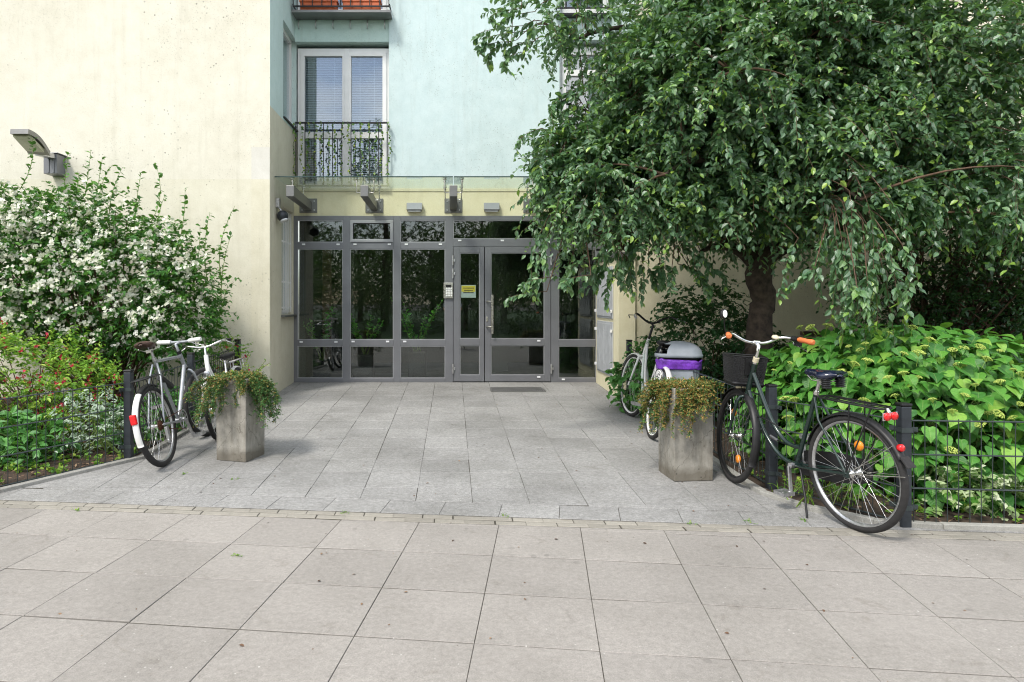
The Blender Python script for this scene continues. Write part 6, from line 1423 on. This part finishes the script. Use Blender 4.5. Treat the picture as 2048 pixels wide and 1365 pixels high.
# weeds in the joints and scattered litter on the paving
pts = [G(1606, 1042), G(690, 1026), G(155, 1022), G(1940, 1041), G(475, 1120), G(1010, 1033), G(1500, 1045), G(470, 960), G(370, 948), G(1835, 1035), G(1380, 1050)]
P0 = np.array([list(q+Vector((random.gauss(0, .012), random.gauss(0, .012), .001))) for q in pts for _ in range(6)]); P0[:, 2] = [gz(y) for y in P0[:, 1]]; D0 = RNG.normal(0, .7, P0.shape); D0[:, 2] = .8; T = twigs(P0, D0, .012+.02*RNG.random(len(P0)), .3, 4)
p, d, n, s, u = leaves_on(T, 5, .012, .9, 0, .5, 0); leafmesh('joint_weeds', LEAF, p, d, n, s, RNG.random(len(p)), M['coverleaf'], None, kind='stuff')
c = np.column_stack([RNG.uniform(-3, 3.4, 260), RNG.uniform(2.4, 9.8, 260)]); k = (np.abs(c[:, 0]) < 2.1) | (c[:, 1] < 4.3); c = c[k]; c = np.column_stack([c, [gz(y)+.004 for y in c[:, 1]]])
leafmesh('leaf_litter', LEAF, c, RNG.normal(size=c.shape)*[1, 1, .05], np.array([0, 0, 1.])+RNG.normal(0, .15, c.shape), .008+.018*RNG.random(len(c))**2, RNG.random(len(c)), M['mulch'], None, kind='stuff')
# sprigs growing out of the left planter
t = E('weigela_sprig', (mL.translation.x, mL.translation.y, mL.translation.z+.64), 'leafy weigela sprigs sprouting from the left planter', 'plant')
P0 = np.array([list(mL.translation+Vector((random.gauss(.03, .04), random.gauss(0, .04), .64))) for _ in range(9)]); D0 = RNG.normal(0, .35, (9, 3))+np.array([.28, 0, 1.]); T = twigs(P0, D0, .14+.15*RNG.random(9), .15, 7)
v, f = nptubes(T, np.full((9, 7), .0022)); rawmesh('stems', v, f, np.full(len(f), .5), M['twig'], t); p, d, n, s, u = leaves_on(T, 15, .036, 1, 0, .35, .1); leafmesh('foliage', LEAF, p, d, n, s, RNG.random(len(p)), M['weigleaf'], t, wid=.8)

# ================================================================== BEHIND THE CAMERA (seen mirrored in the glass)
def fartree(loc, h, w, n):
    g = .2; t = E('garden_tree', (loc[0], loc[1], g), 'leafy tree mirrored in the entrance glass, one of a row beyond the pavement', 'tree', 'trees mirrored in the glass'); c = np.array([loc[0], loc[1], g+h*.58])
    a, d = ell(n, c, (w, w, h*.44), .3, 1); ph = np.sin(a[:, 0]*2)*np.sin(a[:, 1]*2.2)*np.sin(a[:, 2]*2.4); a = a[ph > -.22]
    T = twigs(a, RNG.normal(size=a.shape), np.full(len(a), .5), .4, 4); p, D, N, s, u = leaves_on(T, 8, .17, .9, .3, .5, 0); leafmesh('crown', LEAF, p, D, N, s, RNG.random(len(p)), M['farleaf'], t)
    b = MB(); q0 = Vector((loc[0], loc[1], g-.1)); b.tube([q0, q0+Vector((.1, 0, h*.3)), q0+Vector((-.05, .1, h*.7)), q0+Vector((0, 0, h*.92))], [.2, .15, .1, .03], 8)
    for k in range(7): an = k*.9; z = h*(.3+.08*k); b.tube([q0+Vector((0, 0, z)), q0+Vector((math.cos(an)*w*.4, math.sin(an)*w*.4, z+h*.12)), q0+Vector((math.cos(an)*w*.7, math.sin(an)*w*.7, z+h*.18))], [.06, .04, .015], 6)
    b.build('trunk', M['bark'], t); return t
T1 = fartree((-3.7, -17.5), 11.5, 2.6, 1500); T2 = fartree((1.5, -14), 6.4, 3.4, 1300)
def copy_tree(o, parent=None):
    c = o.copy(); COL.objects.link(c); c.parent = parent
    for ch in [x for x in bpy.data.objects if x.parent == o and x != c]: copy_tree(ch, c)
    return c
for x, y, src, rz, sc in ((-8.5, -15, T2, 1.2, 1.0), (6.5, -15, T2, 2.4, 1.05), (11.5, -17, T1, .8, .9), (-13.5, -17, T1, 2.0, .85), (-3.2, -11.5, T2, 3.3, .62), (4.6, -11, T2, 4.4, .6), (-7.6, -11, T2, 5.3, .66), (.6, -12, T2, 5.0, .64), (9.5, -11.5, T2, .4, .7), (-6, -24, T2, .3, .95), (0, -25, T2, 1.9, .9), (6, -24, T2, 3.9, .95), (-12, -25, T2, 4.9, .95), (12, -25, T2, 2.9, .95), (3, -20, T2, 5.9, 1.0), (-9.5, -20, T2, 2.2, 1.0), (-1.2, -20, T2, .9, .9)):
    c = copy_tree(src); c.location = (x, y, .2); c.rotation_euler = (0, 0, rz); c.scale = (sc, sc, sc)
hd, T, p = bush('clipped_hedge', (0, -8, .2), 'loose green hedge mirrored low in the entrance glass', [((x, -8.0, 1.5), (1.8, .8, 1.7), 480) for x in (-9, -6.5, -4, -1.5, 1, 3.5, 6, 8.5)], .10, M['farleaf'], 7, .3, stems=0, ymax=20)
# photographer and tripod
def skin(name, pts, edges, rad, mat, parent, sub=2):
    me = bpy.data.meshes.new(name); me.from_pydata(pts, edges, []); o = bpy.data.objects.new(name, me); COL.objects.link(o); me.materials.append(mat)
    sk = o.modifiers.new('skin', 'SKIN'); sk.use_smooth_shade = True
    for i, v in enumerate(me.skin_vertices[0].data): v.radius = (rad[i], rad[i] if not isinstance(rad[i], tuple) else rad[i][1]); v.use_root = (i == 0)
    ss = o.modifiers.new('sub', 'SUBSURF'); ss.levels = sub; ss.render_levels = sub; o.parent = parent; WM[o.name] = WM[parent.name]; return o
pz = .161; pr = E('person', (0, -.52, pz), 'photographer in light blue shirt and jeans behind a tripod, mirrored in the glass', 'person')
Pt = [(0, 0, .92), (0, 0, 1.10), (0, .01, 1.32), (0, .0, 1.42), (0, .02, 1.49), (0, .03, 1.58), (.0, .02, 1.67),
      (.17, 0, 1.40), (.26, .04, 1.17), (.17, .26, 1.18), (.12, .33, 1.22), (-.17, 0, 1.40), (-.26, .04, 1.17), (-.17, .26, 1.18), (-.12, .33, 1.22),
      (.10, 0, .86), (.12, .03, .48), (.13, -.02, .09), (.14, .14, .03), (-.10, 0, .86), (-.12, .03, .48), (-.13, -.02, .09), (-.14, .14, .03)]
Ed = [(0, 1), (1, 2), (2, 3), (3, 4), (4, 5), (5, 6), (3, 7), (7, 8), (8, 9), (9, 10), (3, 11), (11, 12), (12, 13), (13, 14), (0, 15), (15, 16), (16, 17), (17, 18), (0, 19), (19, 20), (20, 21), (21, 22)]
Rd = [.13, .125, .13, .10, .055, .095, .07, .06, .045, .036, .03, .06, .045, .036, .03, .085, .06, .042, .035, .085, .06, .042, .035]
skin('body', Pt, Ed, Rd, M['skin'], pr)
skin('shirt', [(0, 0, .95), (0, 0, 1.12), (0, .01, 1.32), (0, 0, 1.42), (.18, 0, 1.40), (.25, .035, 1.21), (-.18, 0, 1.40), (-.25, .035, 1.21)], [(0, 1), (1, 2), (2, 3), (3, 4), (4, 5), (3, 6), (6, 7)], [.155, .145, .15, .11, .075, .062, .075, .062], M['shirt'], pr)
skin('trousers', [(0, 0, .96), (.10, 0, .86), (.12, .03, .48), (.13, -.02, .10), (-.10, 0, .86), (-.12, .03, .48), (-.13, -.02, .10)], [(0, 1), (1, 2), (2, 3), (0, 4), (4, 5), (5, 6)], [.145, .105, .078, .062, .105, .078, .062], M['jeans'], pr)
for s in (-1, 1):
    for k in range(5):
        b0 = Vector((s*.115, -.52+.345, pz+1.245-k*.014)) if k < 4 else Vector((s*.125, -.52+.33, pz+1.25)); q = MB(); L_ = (.075, .082, .078, .062, .05)[k]
        d = Vector((-s*.55, .75, .0)) if k < 4 else Vector((-s*.7, .2, .5)); d.normalize(); q.tube([b0, b0+d*L_*.45, b0+d*L_*.8+Vector((-s*.01, 0, -.012)), b0+d*L_*.9+Vector((-s*.022, -.01, -.02))], [.009, .0085, .0075, .005], 8); q.build('finger', M['skin'], pr)
q = MB(); q.ball((0, -.50, pz+1.66), .102, 10, (1, 1.05, .85)); q.build('hair', M['hair'], pr)
tp = E('tripod', (0, -.08, pz), 'black camera tripod in front of the photographer, mirrored in the glass', 'tripod')
for k in range(3):
    a = R(90+120*k+60); q = MB(); top_ = Vector((0, -.12, pz+1.2)); ft = Vector((math.cos(a)*.42, -.12+math.sin(a)*.36, pz)); q.tube([top_, top_.lerp(ft, .5), ft], [.016, .014, .011], 8); q.build('leg', M['black'], tp)
q = MB(); q.cyl((0, -.12, pz+1.1), (0, -.12, pz+1.30), .015); q.box(-.03, .03, -.16, -.08, pz+1.18, pz+1.24); q.build('centre_column', M['black'], tp)
cb = E('photo_camera', (0, -.12, pz+1.30), 'black camera on the tripod mirrored in the glass', 'camera')
q = MB(); q.box(-.07, .07, -.165, -.10, pz+1.30, pz+1.41); q.box(-.03, .03, -.16, -.11, pz+1.411, pz+1.44); q.build('body', M['black'], cb, bevel=.008)
q = MB(); q.cyl((0, -.10, 1.51), (0, -.045, 1.51), .036); q.build('lens', M['black'], cb)
